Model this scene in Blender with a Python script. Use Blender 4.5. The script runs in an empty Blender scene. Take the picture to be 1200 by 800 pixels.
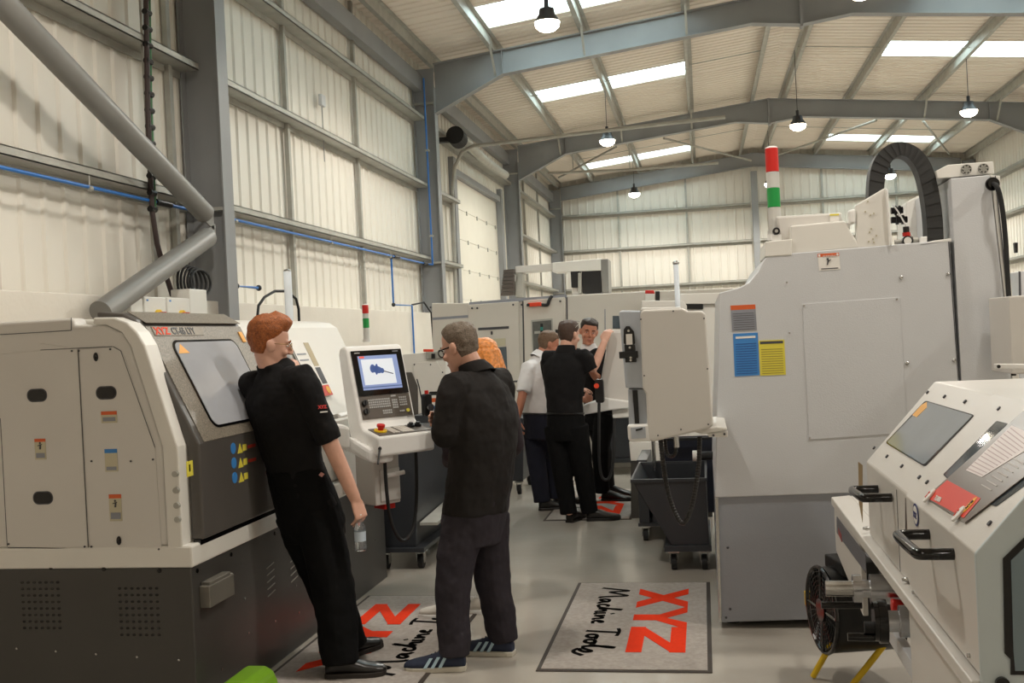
import bpy, bmesh, math, random
from mathutils import Vector, Matrix, noise
R_ = math.radians
scene = bpy.context.scene
col = scene.collection
random.seed(7)

# ------------------------------------------------------------------ camera
FPX = 1219.3
CAMZ = 1.6
_y, _p, _r = R_(10.407), R_(-0.262), R_(-2.791)
_f = Vector((-math.sin(_y)*math.cos(_p), math.cos(_y)*math.cos(_p), math.sin(_p)))
_rt = Vector((math.cos(_y), math.sin(_y), 0)); _up = _rt.cross(_f)
CR = math.cos(_r)*_rt + math.sin(_r)*_up
CU = -math.sin(_r)*_rt + math.cos(_r)*_up
CF = _f
cam_d = bpy.data.cameras.new('camera'); cam = bpy.data.objects.new('camera', cam_d); col.objects.link(cam)
cam_d.sensor_width = 36; cam_d.lens = 36*FPX/1200; cam_d.clip_start = 0.05; cam_d.clip_end = 200
M3 = Matrix((CR, CU, -CF)).transposed()
cam.matrix_world = Matrix.Translation((0, 0, CAMZ)) @ M3.to_4x4()
scene.camera = cam

# ------------------------------------------------------------------ light and exposure
vs = scene.view_settings
vs.view_transform = 'Standard'; vs.look = 'None'; vs.exposure = 0.07; vs.gamma = 1; vs.use_curve_mapping = False
world = bpy.data.worlds.new('sky'); scene.world = world; world.use_nodes = True
wn = world.node_tree.nodes; bg = wn['Background']
SKY = 9.0
bg.inputs[0].default_value = (0.86, 0.93, 1.0, 1); bg.inputs[1].default_value = SKY
LAMP_W = 255.0
LAMP_COL = (1.0, 0.945, 0.86)
LAMPS_X = (-1.7, 2.0, 5.12)
LAMPS_Y = (-3.9, 4.4, 12.7, 20.9, 29.3)

def at(px, py, X=None, Y=None, Z=None):
    """point of the place behind picture position px,py on a plane of known X, Y or Z"""
    d = CF*FPX + CR*(px-600) - CU*(py-400)
    o = Vector((0, 0, CAMZ))
    if X is not None: t = (X-o.x)/d.x
    elif Y is not None: t = (Y-o.y)/d.y
    else: t = (Z-o.z)/d.z
    return o + d*t

# ------------------------------------------------------------------ materials
def s2l(c):
    return tuple(((v/255)/12.92 if v/255 <= 0.04045 else (((v/255)+0.055)/1.055)**2.4) for v in c)
MATS = {}
def mat(name, rgb, rough=0.5, metal=0.0, var=0.06, scale=3.0, bump=0.0, bscale=60.0, spec=0.5, trans=0.0, coat=0.0, emit=None, estr=0.0, alpha=1.0, srgb=True):
    if name in MATS: return MATS[name]
    m = bpy.data.materials.new(name); m.use_nodes = True
    nt = m.node_tree; b = nt.nodes['Principled BSDF']
    c = s2l(rgb) if srgb else rgb
    tc = nt.nodes.new('ShaderNodeTexCoord'); nz = nt.nodes.new('ShaderNodeTexNoise')
    nz.inputs['Scale'].default_value = scale; nz.inputs['Detail'].default_value = 4
    nt.links.new(tc.outputs['Object'], nz.inputs['Vector'])
    rp = nt.nodes.new('ShaderNodeValToRGB')
    lo = tuple(max(0, v*(1-var)) for v in c); hi = tuple(min(1, v*(1+var)) for v in c)
    rp.color_ramp.elements[0].position = 0.3; rp.color_ramp.elements[1].position = 0.7
    rp.color_ramp.elements[0].color = (*lo, 1); rp.color_ramp.elements[1].color = (*hi, 1)
    nt.links.new(nz.outputs['Fac'], rp.inputs['Fac']); nt.links.new(rp.outputs['Color'], b.inputs['Base Color'])
    b.inputs['Roughness'].default_value = rough; b.inputs['Metallic'].default_value = metal
    b.inputs['Specular IOR Level'].default_value = spec
    b.inputs['Transmission Weight'].default_value = trans
    b.inputs['Coat Weight'].default_value = coat
    b.inputs['Alpha'].default_value = alpha
    if emit:
        b.inputs['Emission Color'].default_value = (*emit, 1); b.inputs['Emission Strength'].default_value = estr
    if bump > 0:
        n2 = nt.nodes.new('ShaderNodeTexNoise'); n2.inputs['Scale'].default_value = bscale; n2.inputs['Detail'].default_value = 3
        nt.links.new(tc.outputs['Object'], n2.inputs['Vector'])
        bp = nt.nodes.new('ShaderNodeBump'); bp.inputs['Strength'].default_value = bump; bp.inputs['Distance'].default_value = 0.01
        nt.links.new(n2.outputs['Fac'], bp.inputs['Height']); nt.links.new(bp.outputs['Normal'], b.inputs['Normal'])
    MATS[name] = m
    return m
cream = mat('cream_paint', (212, 208, 202), 0.38, var=0.02, bump=0.05, bscale=220)
creamw = mat('white_paint', (226, 223, 216), 0.35, var=0.02)
greyp = mat('grey_machine_paint', (203, 204, 206), 0.4, var=0.02, bump=0.12, bscale=160)
bluegrey = mat('blue_grey_paint', (150, 153, 160), 0.42, var=0.03, bump=0.08, bscale=120)
dark = mat('dark_base_paint', (66, 64, 61), 0.36, var=0.06)
darkdoor = mat('dark_door_paint', (84, 80, 76), 0.33, var=0.06)
speck = mat('speckled_door_paint', (128, 120, 108), 0.32, var=0.45, scale=150, bump=0.1, bscale=150)
black = mat('black_plastic', (18, 18, 19), 0.4, var=0.1)
blackgl = mat('black_gloss', (12, 12, 13), 0.12, var=0.1)
rubber = mat('rubber', (26, 26, 27), 0.7)
steel = mat('brushed_steel', (190, 190, 188), 0.25, 1.0, var=0.06, scale=20)
galv = mat('galvanised_steel', (172, 170, 162), 0.5, 0.25, var=0.12, scale=6)
steelp = mat('grey_steel_paint', (142, 143, 144), 0.5, var=0.08, scale=1.5)
tubep = mat('grey_tube_paint', (132, 130, 126), 0.42, var=0.06)
farp = mat('far_machine_paint', (208, 201, 191), 0.4, var=.02)
liner = mat('wall_liner', (227, 221, 210), 0.55, var=0.03, scale=0.7)
roofm = mat('roof_liner', (232, 221, 208), 0.6, var=0.03, scale=0.7)
block = mat('painted_block', (222, 214, 202), 0.7, var=0.03, bump=0.2, bscale=30)
doorw = mat('sectional_door_paint', (228, 222, 208), 0.5, var=0.02)
blue = mat('blue_pipe', (42, 112, 190), 0.35)
red = mat('signal_red', (205, 36, 28), 0.35)
orange = mat('orange_red', (226, 66, 30), 0.6, var=0.05, scale=30)
yellow = mat('yellow_paint', (236, 196, 30), 0.4)
green = mat('signal_green', (30, 150, 70), 0.35)
white = mat('white_plastic', (236, 234, 230), 0.4, var=0.02)
paper = mat('paper', (232, 228, 222), 0.5, var=0.03)
labelblue = mat('label_blue', (62, 132, 200), 0.5, var=0.04)
labelyel = mat('label_yellow', (222, 208, 74), 0.5, var=0.04)
labelgr = mat('label_grey', (140, 142, 150), 0.5)
labeltan = mat('label_tan', (196, 188, 160), 0.5)
labelor = mat('label_orange', (214, 96, 44), 0.5)
printm = mat('print_ink', (70, 70, 74), 0.6)
glass = mat('window_glass', (190, 195, 198), 0.06, var=0.05, alpha=0.45, spec=0.8)
dglass = mat('dark_glass', (70, 82, 92), 0.05, var=0.2, scale=8, spec=0.9)
gglass = mat('grey_glass', (168, 172, 176), 0.1, var=0.05, spec=0.8)
fglass = mat('lathe_door_glass', (176, 178, 184), 0.08, var=0.06, scale=2, spec=0.9)
inner = mat('machine_interior', (88, 88, 84), 0.5, var=0.3, scale=10)
frost = mat('frosted_plastic', (226, 224, 218), 0.3, var=.03, trans=.35)
clear = mat('clear_plastic', (235, 240, 245), 0.05, var=0.0, trans=0.9, spec=0.5)
alum = mat('aluminium', (200, 202, 206), 0.22, 1.0, var=0.05, scale=30)

# ------------------------------------------------------------------ mesh helpers
ORG = {}
class G:
    def __init__(s): s.v = []; s.f = []; s.m = []; s.cm = 0
    def add(s, vs_, fs):
        n = len(s.v); s.v += [Vector(p) for p in vs_]; s.f += [[i+n for i in f] for f in fs]; s.m += [s.cm]*len(fs); return s
    def box(s, a, b):
        (x0, y0, z0), (x1, y1, z1) = a, b
        return s.add([(x0,y0,z0),(x1,y0,z0),(x1,y1,z0),(x0,y1,z0),(x0,y0,z1),(x1,y0,z1),(x1,y1,z1),(x0,y1,z1)],
                     [(0,3,2,1),(4,5,6,7),(0,1,5,4),(1,2,6,5),(2,3,7,6),(3,0,4,7)])
    def prism(s, pts, vec):
        pts = [Vector(p) for p in pts]; vec = Vector(vec); n = len(pts)
        nrm = Vector((0,0,0))
        for i in range(n): nrm += pts[i].cross(pts[(i+1) % n])
        fs = [list(range(n))[::-1], [i+n for i in range(n)]] + [[i, (i+1) % n, (i+1) % n+n, i+n] for i in range(n)]
        if nrm.dot(vec) < 0: fs = [f[::-1] for f in fs]
        return s.add(pts+[p+vec for p in pts], fs)
    def obox(s, o, ax, ay, az):
        o, ax, ay, az = map(Vector, (o, ax, ay, az)); return s.prism([o, o+ax, o+ax+ay, o+ay], az)
    def tube(s, pts, r, n=12, cap=True):
        pts = [Vector(p) for p in pts]; rs = r if isinstance(r, (list, tuple)) else [r]*len(pts)
        vs_ = []; fs = []; up = None
        for i, p in enumerate(pts):
            t = (pts[min(i+1, len(pts)-1)]-pts[max(i-1, 0)]).normalized()
            if up is None: up = t.orthogonal().normalized()
            up = (up - t*up.dot(t)).normalized(); sd = t.cross(up)
            for k in range(n):
                a = 2*math.pi*k/n; vs_.append(p+(up*math.cos(a)+sd*math.sin(a))*rs[i])
        for i in range(len(pts)-1):
            for k in range(n): fs.append((i*n+k, i*n+(k+1) % n, (i+1)*n+(k+1) % n, (i+1)*n+k))
        if cap: fs.append(list(range(n))[::-1]); fs.append([(len(pts)-1)*n+k for k in range(n)])
        return s.add(vs_, fs)
    def cyl(s, a, b, r, n=24, r2=None): return s.tube([a, b], [r, r if r2 is None else r2], n)
    def rings(s, rs, n=20):
        """loft through ellipses (centre, half axis a, half axis b), closed at both ends"""
        vs_ = []; fs = []
        for c, a, b in rs:
            c, a, b = Vector(c), Vector(a), Vector(b)
            for k in range(n):
                t = 2*math.pi*k/n; vs_.append(c+a*math.cos(t)+b*math.sin(t))
        for i in range(len(rs)-1):
            for k in range(n): fs.append((i*n+k, i*n+(k+1) % n, (i+1)*n+(k+1) % n, (i+1)*n+k))
        fs.append(list(range(n))[::-1]); fs.append([(len(rs)-1)*n+k for k in range(n)])
        return s.add(vs_, fs)
    def ball(s, c, r, ax=None, n=12):
        c = Vector(c); r = (r, r, r) if not isinstance(r, (tuple, list)) else r
        A = ax or (Vector((1,0,0)), Vector((0,1,0)), Vector((0,0,1)))
        vs_ = []; fs = []; m = n//2
        for i in range(1, m):
            th = math.pi*i/m
            for k in range(n):
                ph = 2*math.pi*k/n
                vs_.append(c + A[0]*r[0]*math.sin(th)*math.cos(ph) + A[1]*r[1]*math.sin(th)*math.sin(ph) + A[2]*r[2]*math.cos(th))
        t = len(vs_); vs_ += [c+A[2]*r[2], c-A[2]*r[2]]
        for i in range(m-2):
            for k in range(n): fs.append((i*n+k, (i+1)*n+k, (i+1)*n+(k+1) % n, i*n+(k+1) % n))
        for k in range(n): fs.append((t, k, (k+1) % n)); fs.append((t+1, (m-2)*n+(k+1) % n, (m-2)*n+k))
        return s.add(vs_, fs)
    def capsule(s, pts, rs, n=14):
        """round-ended tapered limb through the points"""
        pts = [Vector(p) for p in pts]
        P = [pts[0]+(pts[0]-pts[1]).normalized()*rs[0]*k for k in (0.9, 0.55)]; Rr = [rs[0]*0.35, rs[0]*0.8]
        P += pts; Rr += list(rs)
        e = (pts[-1]-pts[-2]).normalized()
        P += [pts[-1]+e*rs[-1]*k for k in (0.55, 0.9)]; Rr += [rs[-1]*0.8, rs[-1]*0.35]
        return s.tube(P, Rr, n)
    def mi(s, k): s.cm = k; return s
    def build(s, name, m, parent=None, bevel=0.0, smooth=False, seg=2, auto=None):
        if parent is not None: o = ORG[parent.name]
        else:
            xs = [v.x for v in s.v]; ys = [v.y for v in s.v]; zs = [v.z for v in s.v]
            o = Vector(((min(xs)+max(xs))/2, (min(ys)+max(ys))/2, min(zs)))
        me = bpy.data.meshes.new(name); me.from_pydata([v-o for v in s.v], [], s.f)
        for x in (m if isinstance(m, (list, tuple)) else [m]): me.materials.append(x)
        for p, k in zip(me.polygons, s.m): p.material_index = k
        if smooth:
            for p in me.polygons: p.use_smooth = True
        me.update()
        ob = bpy.data.objects.new(name, me); col.objects.link(ob)
        if parent is not None: ob.parent = parent
        else: ob.location = o
        ORG[ob.name] = o
        if bevel:
            b = ob.modifiers.new('bevel', 'BEVEL'); b.width = bevel; b.segments = seg; b.limit_method = 'ANGLE'; b.angle_limit = R_(35)
        if smooth and not bevel or auto:
            me.set_sharp_from_angle(angle=R_(auto or 42))
        return ob
def thing(name, label, cat, loc, group=None):
    o = bpy.data.objects.new(name, None); o.empty_display_size = 0.1; col.objects.link(o); o.location = loc
    ORG[o.name] = Vector(loc); o['label'] = label; o['category'] = cat
    if group: o['group'] = group
    return o
def tag(o, label, cat, group=None, kind=None):
    o['label'] = label; o['category'] = cat
    if group: o['group'] = group
    if kind: o['kind'] = kind
    return o
def into(t, parent):
    """turn a built assembly into a part of another thing: its largest mesh becomes the part, the rest its sub-parts"""
    ch = [o for o in bpy.data.objects if o.parent == t]
    allc = ch+[o for o in bpy.data.objects if o.parent in ch]
    def size(o): 
        b = [Vector(c) for c in o.bound_box]; d = b[6]-b[0]; return d.x*d.y+d.y*d.z+d.z*d.x
    root = max(allc, key=size); nm = t.name.split('.')[0]; o0 = ORG[t.name]
    bpy.data.objects.remove(t)
    root.name = nm; root.parent = parent; root.location = o0-ORG[parent.name]; ORG[root.name] = o0
    for o in allc:
        if o is not root: o.parent = root; o.location = (0, 0, 0)
    return root
def struct(o): o['kind'] = 'structure'; return o
def box(name, a, b, m, parent=None, bevel=0.0): return G().box(a, b).build(name, m, parent, bevel)
def rrect(o, ax, ay, r, n=5):
    """rounded rectangle outline starting at corner o, spanning ax, ay"""
    o, ax, ay = Vector(o), Vector(ax), Vector(ay); W, H = ax.length, ay.length; ux, uy = ax.normalized(), ay.normalized()
    out = []
    for cx, cy, a0 in ((W-r, r, -90), (W-r, H-r, 0), (r, H-r, 90), (r, r, 180)):
        for k in range(n+1):
            a = R_(a0+90*k/n); out.append(o+ux*(cx+r*math.cos(a))+uy*(cy+r*math.sin(a)))
    return out
def letters(txt, size, o, ux, uy, m, parent, name='lettering', thick=0.002, bold=0.0, shear=0.0, sx=1.0):
    cu = bpy.data.curves.new(name, 'FONT'); cu.body = txt; cu.size = size; cu.extrude = thick/2; cu.offset = bold; cu.shear = shear
    cu.resolution_u = 3
    t = bpy.data.objects.new(name, cu); col.objects.link(t)
    bpy.context.view_layer.update()
    me = bpy.data.meshes.new_from_object(t.evaluated_get(bpy.context.evaluated_depsgraph_get()))
    bpy.data.objects.remove(t)
    ux, uy = Vector(ux).normalized(), Vector(uy).normalized(); uz = ux.cross(uy)
    g = G(); g.add([Vector(o)+ux*v.co.x*sx+uy*v.co.y+uz*v.co.z for v in me.vertices], [list(p.vertices) for p in me.polygons])
    bpy.data.meshes.remove(me)
    return g.build(name, m, parent)
def sticker(name, o, ux, uy, w, h, bands, parent, thick=0.0015, nrm=None):
    """flat label: bands = list of (v0, v1, material) as fractions of its height from the bottom, plus u-range optionally"""
    o, ux, uy = Vector(o), Vector(ux).normalized(), Vector(uy).normalized()
    n = Vector(nrm).normalized() if nrm is not None else ux.cross(uy).normalized()
    g = G(); ms = []
    for b in bands:
        v0, v1, m = b[0], b[1], b[2]; u0, u1 = (b[3], b[4]) if len(b) > 3 else (0, 1)
        if m not in ms: ms.append(m)
        g.mi(ms.index(m)); t = thick*(1 if len(b) <= 3 else 1.6)
        g.obox(o+ux*w*u0+uy*h*v0, ux*w*(u1-u0), uy*h*(v1-v0), n*t)
    return g.build(name, ms, parent)
def fuse(g, name, m, parent, voxel=0.005, smooth=6, disp=0.0, dscale=0.06, fac=0.5):
    """weld overlapping volumes into one continuous skin"""
    o = ORG[parent.name] if parent is not None else g
    me = bpy.data.meshes.new('tmp'); me.from_pydata([v-o for v in g.v], [], g.f); me.update()
    t = bpy.data.objects.new('tmp', me); col.objects.link(t)
    r = t.modifiers.new('r', 'REMESH'); r.mode = 'VOXEL'; r.voxel_size = voxel
    s = t.modifiers.new('s', 'SMOOTH'); s.factor = fac; s.iterations = smooth
    if disp:
        tex = bpy.data.textures.new('folds', 'CLOUDS'); tex.noise_scale = dscale; tex.noise_depth = 2
        d = t.modifiers.new('d', 'DISPLACE'); d.texture = tex; d.strength = disp; d.mid_level = 0.5
    bpy.context.view_layer.update()
    m2 = bpy.data.meshes.new_from_object(t.evaluated_get(bpy.context.evaluated_depsgraph_get()))
    bpy.data.objects.remove(t); bpy.data.meshes.remove(me)
    m2.name = name; m2.materials.clear(); m2.materials.append(m)
    for p in m2.polygons: p.use_smooth = True
    ob = bpy.data.objects.new(name, m2); col.objects.link(ob); ob.parent = parent; ORG[ob.name] = Vector(o)
    return ob
def screws(pts, r, nrm, m, parent, name='screw'):
    for p in pts:
        G().cyl(Vector(p), Vector(p)+Vector(nrm).normalized()*0.004, r, 8).build(name, m, parent)
# ================================================================== the building
WX0, WX1 = -4.55, 8.0
RX = 1.72
Y0, Y1 = -6.0, 32.4
TS = math.tan(R_(6))
def rz(x):            # underside of the roof liner
    return 6.30 + TS*((x-WX0) if x < RX else (WX1-x) + 0.0)
RIDGE = 6.30+TS*(RX-WX0)
def rz(x): return RIDGE - TS*abs(x-RX)

# floor
m = bpy.data.materials.new('resin_floor'); m.use_nodes = True; nt = m.node_tree; b = nt.nodes['Principled BSDF']
tc = nt.nodes.new('ShaderNodeTexCoord'); nz = nt.nodes.new('ShaderNodeTexNoise'); nz.inputs['Scale'].default_value = 1.3; nz.inputs['Detail'].default_value = 5
rp = nt.nodes.new('ShaderNodeValToRGB'); rp.color_ramp.elements[0].position = .3; rp.color_ramp.elements[1].position = .75
rp.color_ramp.elements[0].color = (*s2l((176, 169, 159)), 1); rp.color_ramp.elements[1].color = (*s2l((190, 184, 174)), 1)
nt.links.new(tc.outputs['Object'], nz.inputs['Vector']); nt.links.new(nz.outputs['Fac'], rp.inputs['Fac']); nt.links.new(rp.outputs['Color'], b.inputs['Base Color'])
b.inputs['Roughness'].default_value = 0.16; b.inputs['Specular IOR Level'].default_value = 0.5; b.inputs['Coat Weight'].default_value = 0.25; b.inputs['Coat Roughness'].default_value = 0.06
n2 = nt.nodes.new('ShaderNodeTexNoise'); n2.inputs['Scale'].default_value = 9; n2.inputs['Detail'].default_value = 2
bp = nt.nodes.new('ShaderNodeBump'); bp.inputs['Strength'].default_value = 0.05; bp.inputs['Distance'].default_value = 0.02
nt.links.new(tc.outputs['Object'], n2.inputs['Vector']); nt.links.new(n2.outputs['Fac'], bp.inputs['Height']); nt.links.new(bp.outputs['Normal'], b.inputs['Normal'])
struct(box('floor', (WX0-.3, Y0-.2, -.1), (WX1+.3, Y1+.2, 0), m))

def ribbed(name, p0, ud, L, z0, ztop, nrm, pitch=0.25, dep=0.02):
    """vertical trapezoid-ribbed liner sheet; ztop(u) gives its top"""
    p0, ud, nrm = Vector(p0), Vector(ud).normalized(), Vector(nrm).normalized()
    us = []; u = 0
    while u < L:
        for a, d in ((0, 0), (.13, 0), (.15, 1), (.19, 1), (.21, 0)): us.append((min(u+a*pitch/.25, L), d*dep))
        u += pitch
    g = G(); vs_ = []; fs = []
    for u, d in us:
        for z in (z0, ztop(u)): vs_.append(Vector((p0.x, p0.y, 0))+ud*u+nrm*d+Vector((0,0,z)))
    for i in range(len(us)-1): fs.append((2*i, 2*i+2, 2*i+3, 2*i+1))
    g.add(vs_, fs)
    # sheeting behind, keeps the wall solid
    q = [Vector((p0.x, p0.y, z0))-nrm*.03, Vector((p0.x, p0.y, z0))+ud*L-nrm*.03]
    zz = [ztop(0), ztop(L/2), ztop(L)]
    tops = [Vector((p0.x, p0.y, zz[2]))+ud*L-nrm*.03, Vector((p0.x, p0.y, zz[1]))+ud*(L/2)-nrm*.03, Vector((p0.x, p0.y, zz[0]))-nrm*.03]
    g.prism(q+tops, -nrm*.1)
    return g.build(name, liner)
DY0, DY1, DZ = 19.2, 23.6, 4.72       # loading door opening in the left wall
struct(ribbed('wall_left', (WX0, Y0, 0), (0,1,0), DY0-Y0, 0, lambda u: 6.45, (1,0,0)))
struct(ribbed('wall_left', (WX0, DY1, 0), (0,1,0), Y1-DY1, 0, lambda u: 6.45, (1,0,0)))
struct(ribbed('wall_left', (WX0, DY0, 0), (0,1,0), DY1-DY0, DZ, lambda u: 6.45, (1,0,0)))
struct(ribbed('wall_right', (WX1, Y1, 0), (0,-1,0), Y1-Y0, 0, lambda u: 6.45, (-1,0,0)))
struct(ribbed('wall_far', (WX0, Y1, 0), (1,0,0), WX1-WX0, 0, lambda u: rz(WX0+u)+.1 if abs(WX0+u-RX) > .01 else RIDGE+.1, (0,-1,0)))
g = G().box((WX0-.1, Y0-.15, 0), (WX1+.1, Y0, 7.1)); struct(g.build('wall_near', liner))
# painted block dado
DT = 2.05
def dado(a, b2): return struct(box('wall_dado', a, b2, block, bevel=.008))
dado((WX0+.02, Y0, 0), (-4.3, DY0-.2, DT)); dado((WX0+.02, DY1+.2, 0), (-4.3, Y1-.02, DT))
dado((WX1-.22, Y0, 0), (WX1-.02, Y1-.02, DT)); dado((-4.29, Y1-.25, 0), (WX1-.23, Y1-.02, DT))

# roof liner, open where the rooflights sit
def roof_side(x0, x1, lights):
    """quads of ribbed roof liner between x0 and x1 leaving out the rooflights (ya,yb,xa,xb)"""
    g = G(); ys = sorted({Y0, Y1+.05} | {l[0] for l in lights} | {l[1] for l in lights})
    for a, b_ in zip(ys, ys[1:]):
        hole = [l for l in lights if l[0] <= a+1e-6 and l[1] >= b_-1e-6]
        xr = [(x0, x1)]
        if hole: xr = [(x0, hole[0][2]), (hole[0][3], x1)]
        for xa, xb in xr:
            u = a
            while u < b_-1e-6:
                e = min(u+.2, b_)
                pts = [(u, 0), (min(u+.13, e), 0), (min(u+.145, e), -.018), (min(u+.185, e), -.018), (e, 0)]
                for (ya, da), (yb, db) in zip(pts, pts[1:]):
                    if yb-ya > 1e-6:
                        g.add([(xa, ya, rz(xa)+da), (xb, ya, rz(xb)+da), (xb, yb, rz(xb)+db), (xa, yb, rz(xa)+db)], [(0, 3, 2, 1)])
                u = e
            g.prism([(xa, a, rz(xa)+.01), (xb, a, rz(xb)+.01), (xb, a, rz(xb)+.13), (xa, a, rz(xa)+.13)], (0, b_-a, 0))
    return g.build('ceiling', roofm)
LL = [(9.4, 10.5, -3.1, -.05), (15.0, 16.1, -3.1, -.05), (20.5, 21.6, -3.1, -.05), (29.8, 30.9, -3.1, -.05)]  # first entry is an unseen rooflight, added to let in more light
RL = [(9.4, 10.5, 3.6, 6.5), (15.0, 16.1, 3.6, 6.5), (20.4, 21.5, 3.6, 6.5), (26.1, 27.2, 3.6, 6.5), (29.8, 30.9, 3.6, 6.5)]  # first entry likewise out of view and added for its light
struct(roof_side(WX0-.1, RX, LL)); struct(roof_side(RX, WX1+.1, RL))
mg = bpy.data.materials.new('rooflight_sheet'); mg.use_nodes = True; nt = mg.node_tree
for n in list(nt.nodes): nt.nodes.remove(n)
out = nt.nodes.new('ShaderNodeOutputMaterial'); mx = nt.nodes.new('ShaderNodeMixShader'); tr = nt.nodes.new('ShaderNodeBsdfTransparent'); tl = nt.nodes.new('ShaderNodeBsdfTranslucent')
nz = nt.nodes.new('ShaderNodeTexNoise'); nz.inputs['Scale'].default_value = 1.5; tr.inputs[0].default_value = (.82, .9, .88, 1); tl.inputs[0].default_value = (.8, .86, .85, 1)
mr = nt.nodes.new('ShaderNodeMapRange'); mr.inputs['To Min'].default_value = .75; mr.inputs['To Max'].default_value = .9
nt.links.new(nz.outputs['Fac'], mr.inputs['Value']); nt.links.new(mr.outputs['Result'], mx.inputs[0]); nt.links.new(tl.outputs[0], mx.inputs[1]); nt.links.new(tr.outputs[0], mx.inputs[2]); nt.links.new(mx.outputs[0], out.inputs[0])
k = 0
for ls in (LL, RL):
    for ya, yb, xa, xb in ls:
        k += 1
        g = G().prism([(xa, ya, rz(xa)+.05), (xb, ya, rz(xb)+.05), (xb, ya, rz(xb)+.054), (xa, ya, rz(xa)+.054)], (0, yb-ya, 0))
        w = struct(g.build('window_%d' % k, mg))

# ---------------- steel frames
FY = (8.8, 16.7, 24.6, 32.15)
IX0, IX1 = -4.15, 7.6
side_word = {0: 'left', 1: 'right'}
ordw = ['nearest', 'second', 'third', 'farthest']
collab = [['tall grey steel wall column behind the left lathe where two tube braces meet', 'grey steel wall column with a blue air pipe running down it', 'grey steel wall column just beyond the white loading door', 'grey steel column in the far left corner'],
          ['grey steel column on the right wall nearest the camera', 'grey steel column on the right wall, second from near', 'grey steel column on the right wall, third from near', 'grey steel column in the far right corner']]
for i, y in enumerate(FY):
    for sd in (0, 1):
        xo, xi = (WX0+.03, IX0) if sd == 0 else (WX1-.03, IX1)
        s_ = 1 if sd == 0 else -1
        t = thing('steel_column', collab[sd][i], 'column', ((xo+xi)/2, y, 0), 'steel wall columns')
        zt = rz(xi)-.24
        bx = lambda xa, xb, ya, yb, z0, z1: ((min(xa, xb), ya, z0), (max(xa, xb), yb, z1))
        wz = zt-.02
        hw = .1 if i < 3 else .08
        box('web', *bx(xo+s_*.016, xi-s_*.016, y-.008, y+.008, 0, wz), steelp, t)
        box('inner_flange', *bx(xi-s_*.016, xi, y-hw, y+hw, 0, wz-.35), steelp, t)
        box('outer_flange', *bx(xo, xo+s_*.016, y-hw, y+hw, 0, wz), steelp, t)
        g = G()
        for z in (2.86, zt-.62): g.box(*bx(xo+s_*.018, xi-s_*.018, y-hw+.005, y+hw-.005, z, z+.03))
        g.build('stiffener', galv, t)
    # rafters: one I-beam from eave to eave
    rlab = ['grey steel roof rafter nearest the camera', 'grey steel rafter crossing the top of the picture, second frame', 'grey steel rafter of the third frame with lamps around it', 'grey steel rafter against the far gable wall'][i]
    t = thing('roof_rafter', rlab, 'beam', (RX, y, RIDGE-.65), 'roof rafters')
    D = .40; top = .20
    def zt_(x): return rz(x)-top
    xa, xb = (IX0+.002, IX1-.002)
    n = 2
    def poly(d): return [(xa, zt_(xa)), (RX, zt_(RX)), (xb, zt_(xb))]
    hz = .42
    under = [(xb, zt_(xb)-D-hz*1.0), (xb-1.15, zt_(xb-1.15)-D), (RX+.75, zt_(RX+.75)-D), (RX, zt_(RX)-D-.17), (RX-.75, zt_(RX-.75)-D), (xa+1.15, zt_(xa+1.15)-D), (xa, zt_(xa)-D-hz)]
    if i == 3: under = [(xb, zt_(xb)-D), (RX, zt_(RX)-D), (xa, zt_(xa)-D)]
    G().prism([(x, y-.007, z) for x, z in poly(0)+under], (0, .014, 0)).build('web', steelp, t)
    g = G()
    for (x0_, z0_), (x1_, z1_) in zip(poly(0), poly(0)[1:]): g.prism([(x0_, y-.09, z0_), (x1_, y-.09, z1_), (x1_, y-.09, z1_-.014), (x0_, y-.09, z0_-.014)], (0, .18, 0))
    g.build('top_flange', steelp, t)
    g = G()
    for (x0_, z0_), (x1_, z1_) in zip(under, under[1:]): g.prism([(x0_, y-.09, z0_), (x1_, y-.09, z1_), (x1_, y-.09, z1_+.014), (x0_, y-.09, z0_+.014)], (0, .18, 0))
    g.build('bottom_flange', steelp, t)
    if i < 3:
        g = G()
        for x in (xa+1.15, xb-1.15, RX): g.box((x-.006, y-.085, zt_(x)-D+.01), (x+.006, y+.085, zt_(x)-.02))
        g.build('stiffener', steelp, t)
        G().box((RX-.02, y-.095, zt_(RX)-D-.2), (RX+.02, y+.095, zt_(RX)-.0)).build('apex_plate', steelp, t)

# purlins
px_ = [(-4.2, 'grey eaves purlin along the top of the left wall'), (-3.12, 'roof purlin nearest the left wall, left edge of the rooflights'), (-1.65, 'roof purlin crossing the middle of the left rooflights'),
       (-.03, 'roof purlin at the right end of the left rooflights'), (1.38, 'roof purlin just left of the ridge'), (2.06, 'roof purlin just right of the ridge'),
       (3.5, 'roof purlin at the left end of the right rooflights'), (5.08, 'roof purlin crossing the middle of the right rooflights'), (6.6, 'roof purlin at the right end of the right rooflights'), (7.75, 'grey eaves purlin along the right wall')]
for x, lb in px_:
    z = rz(x)-.022; w = .065; h = .175; t_ = .008
    s_ = 1 if x < RX else -1
    g = G()
    g.box((x-t_/2, Y0+.05, z-h), (x+t_/2, Y1-.1, z))
    g.box((min(x, x-s_*w), Y0+.05, z-h), (max(x, x-s_*w), Y1-.1, z-h+t_))
    g.box((min(x, x+s_*w), Y0+.05, z-t_), (max(x, x+s_*w), Y1-.1, z))
    g.box((x-s_*w-.003, Y0+.05, z-h), (x-s_*w+.003, Y1-.1, z-h+.02))
    tag(g.build('roof_purlin', galv), lb, 'purlin', 'roof purlins')

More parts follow.
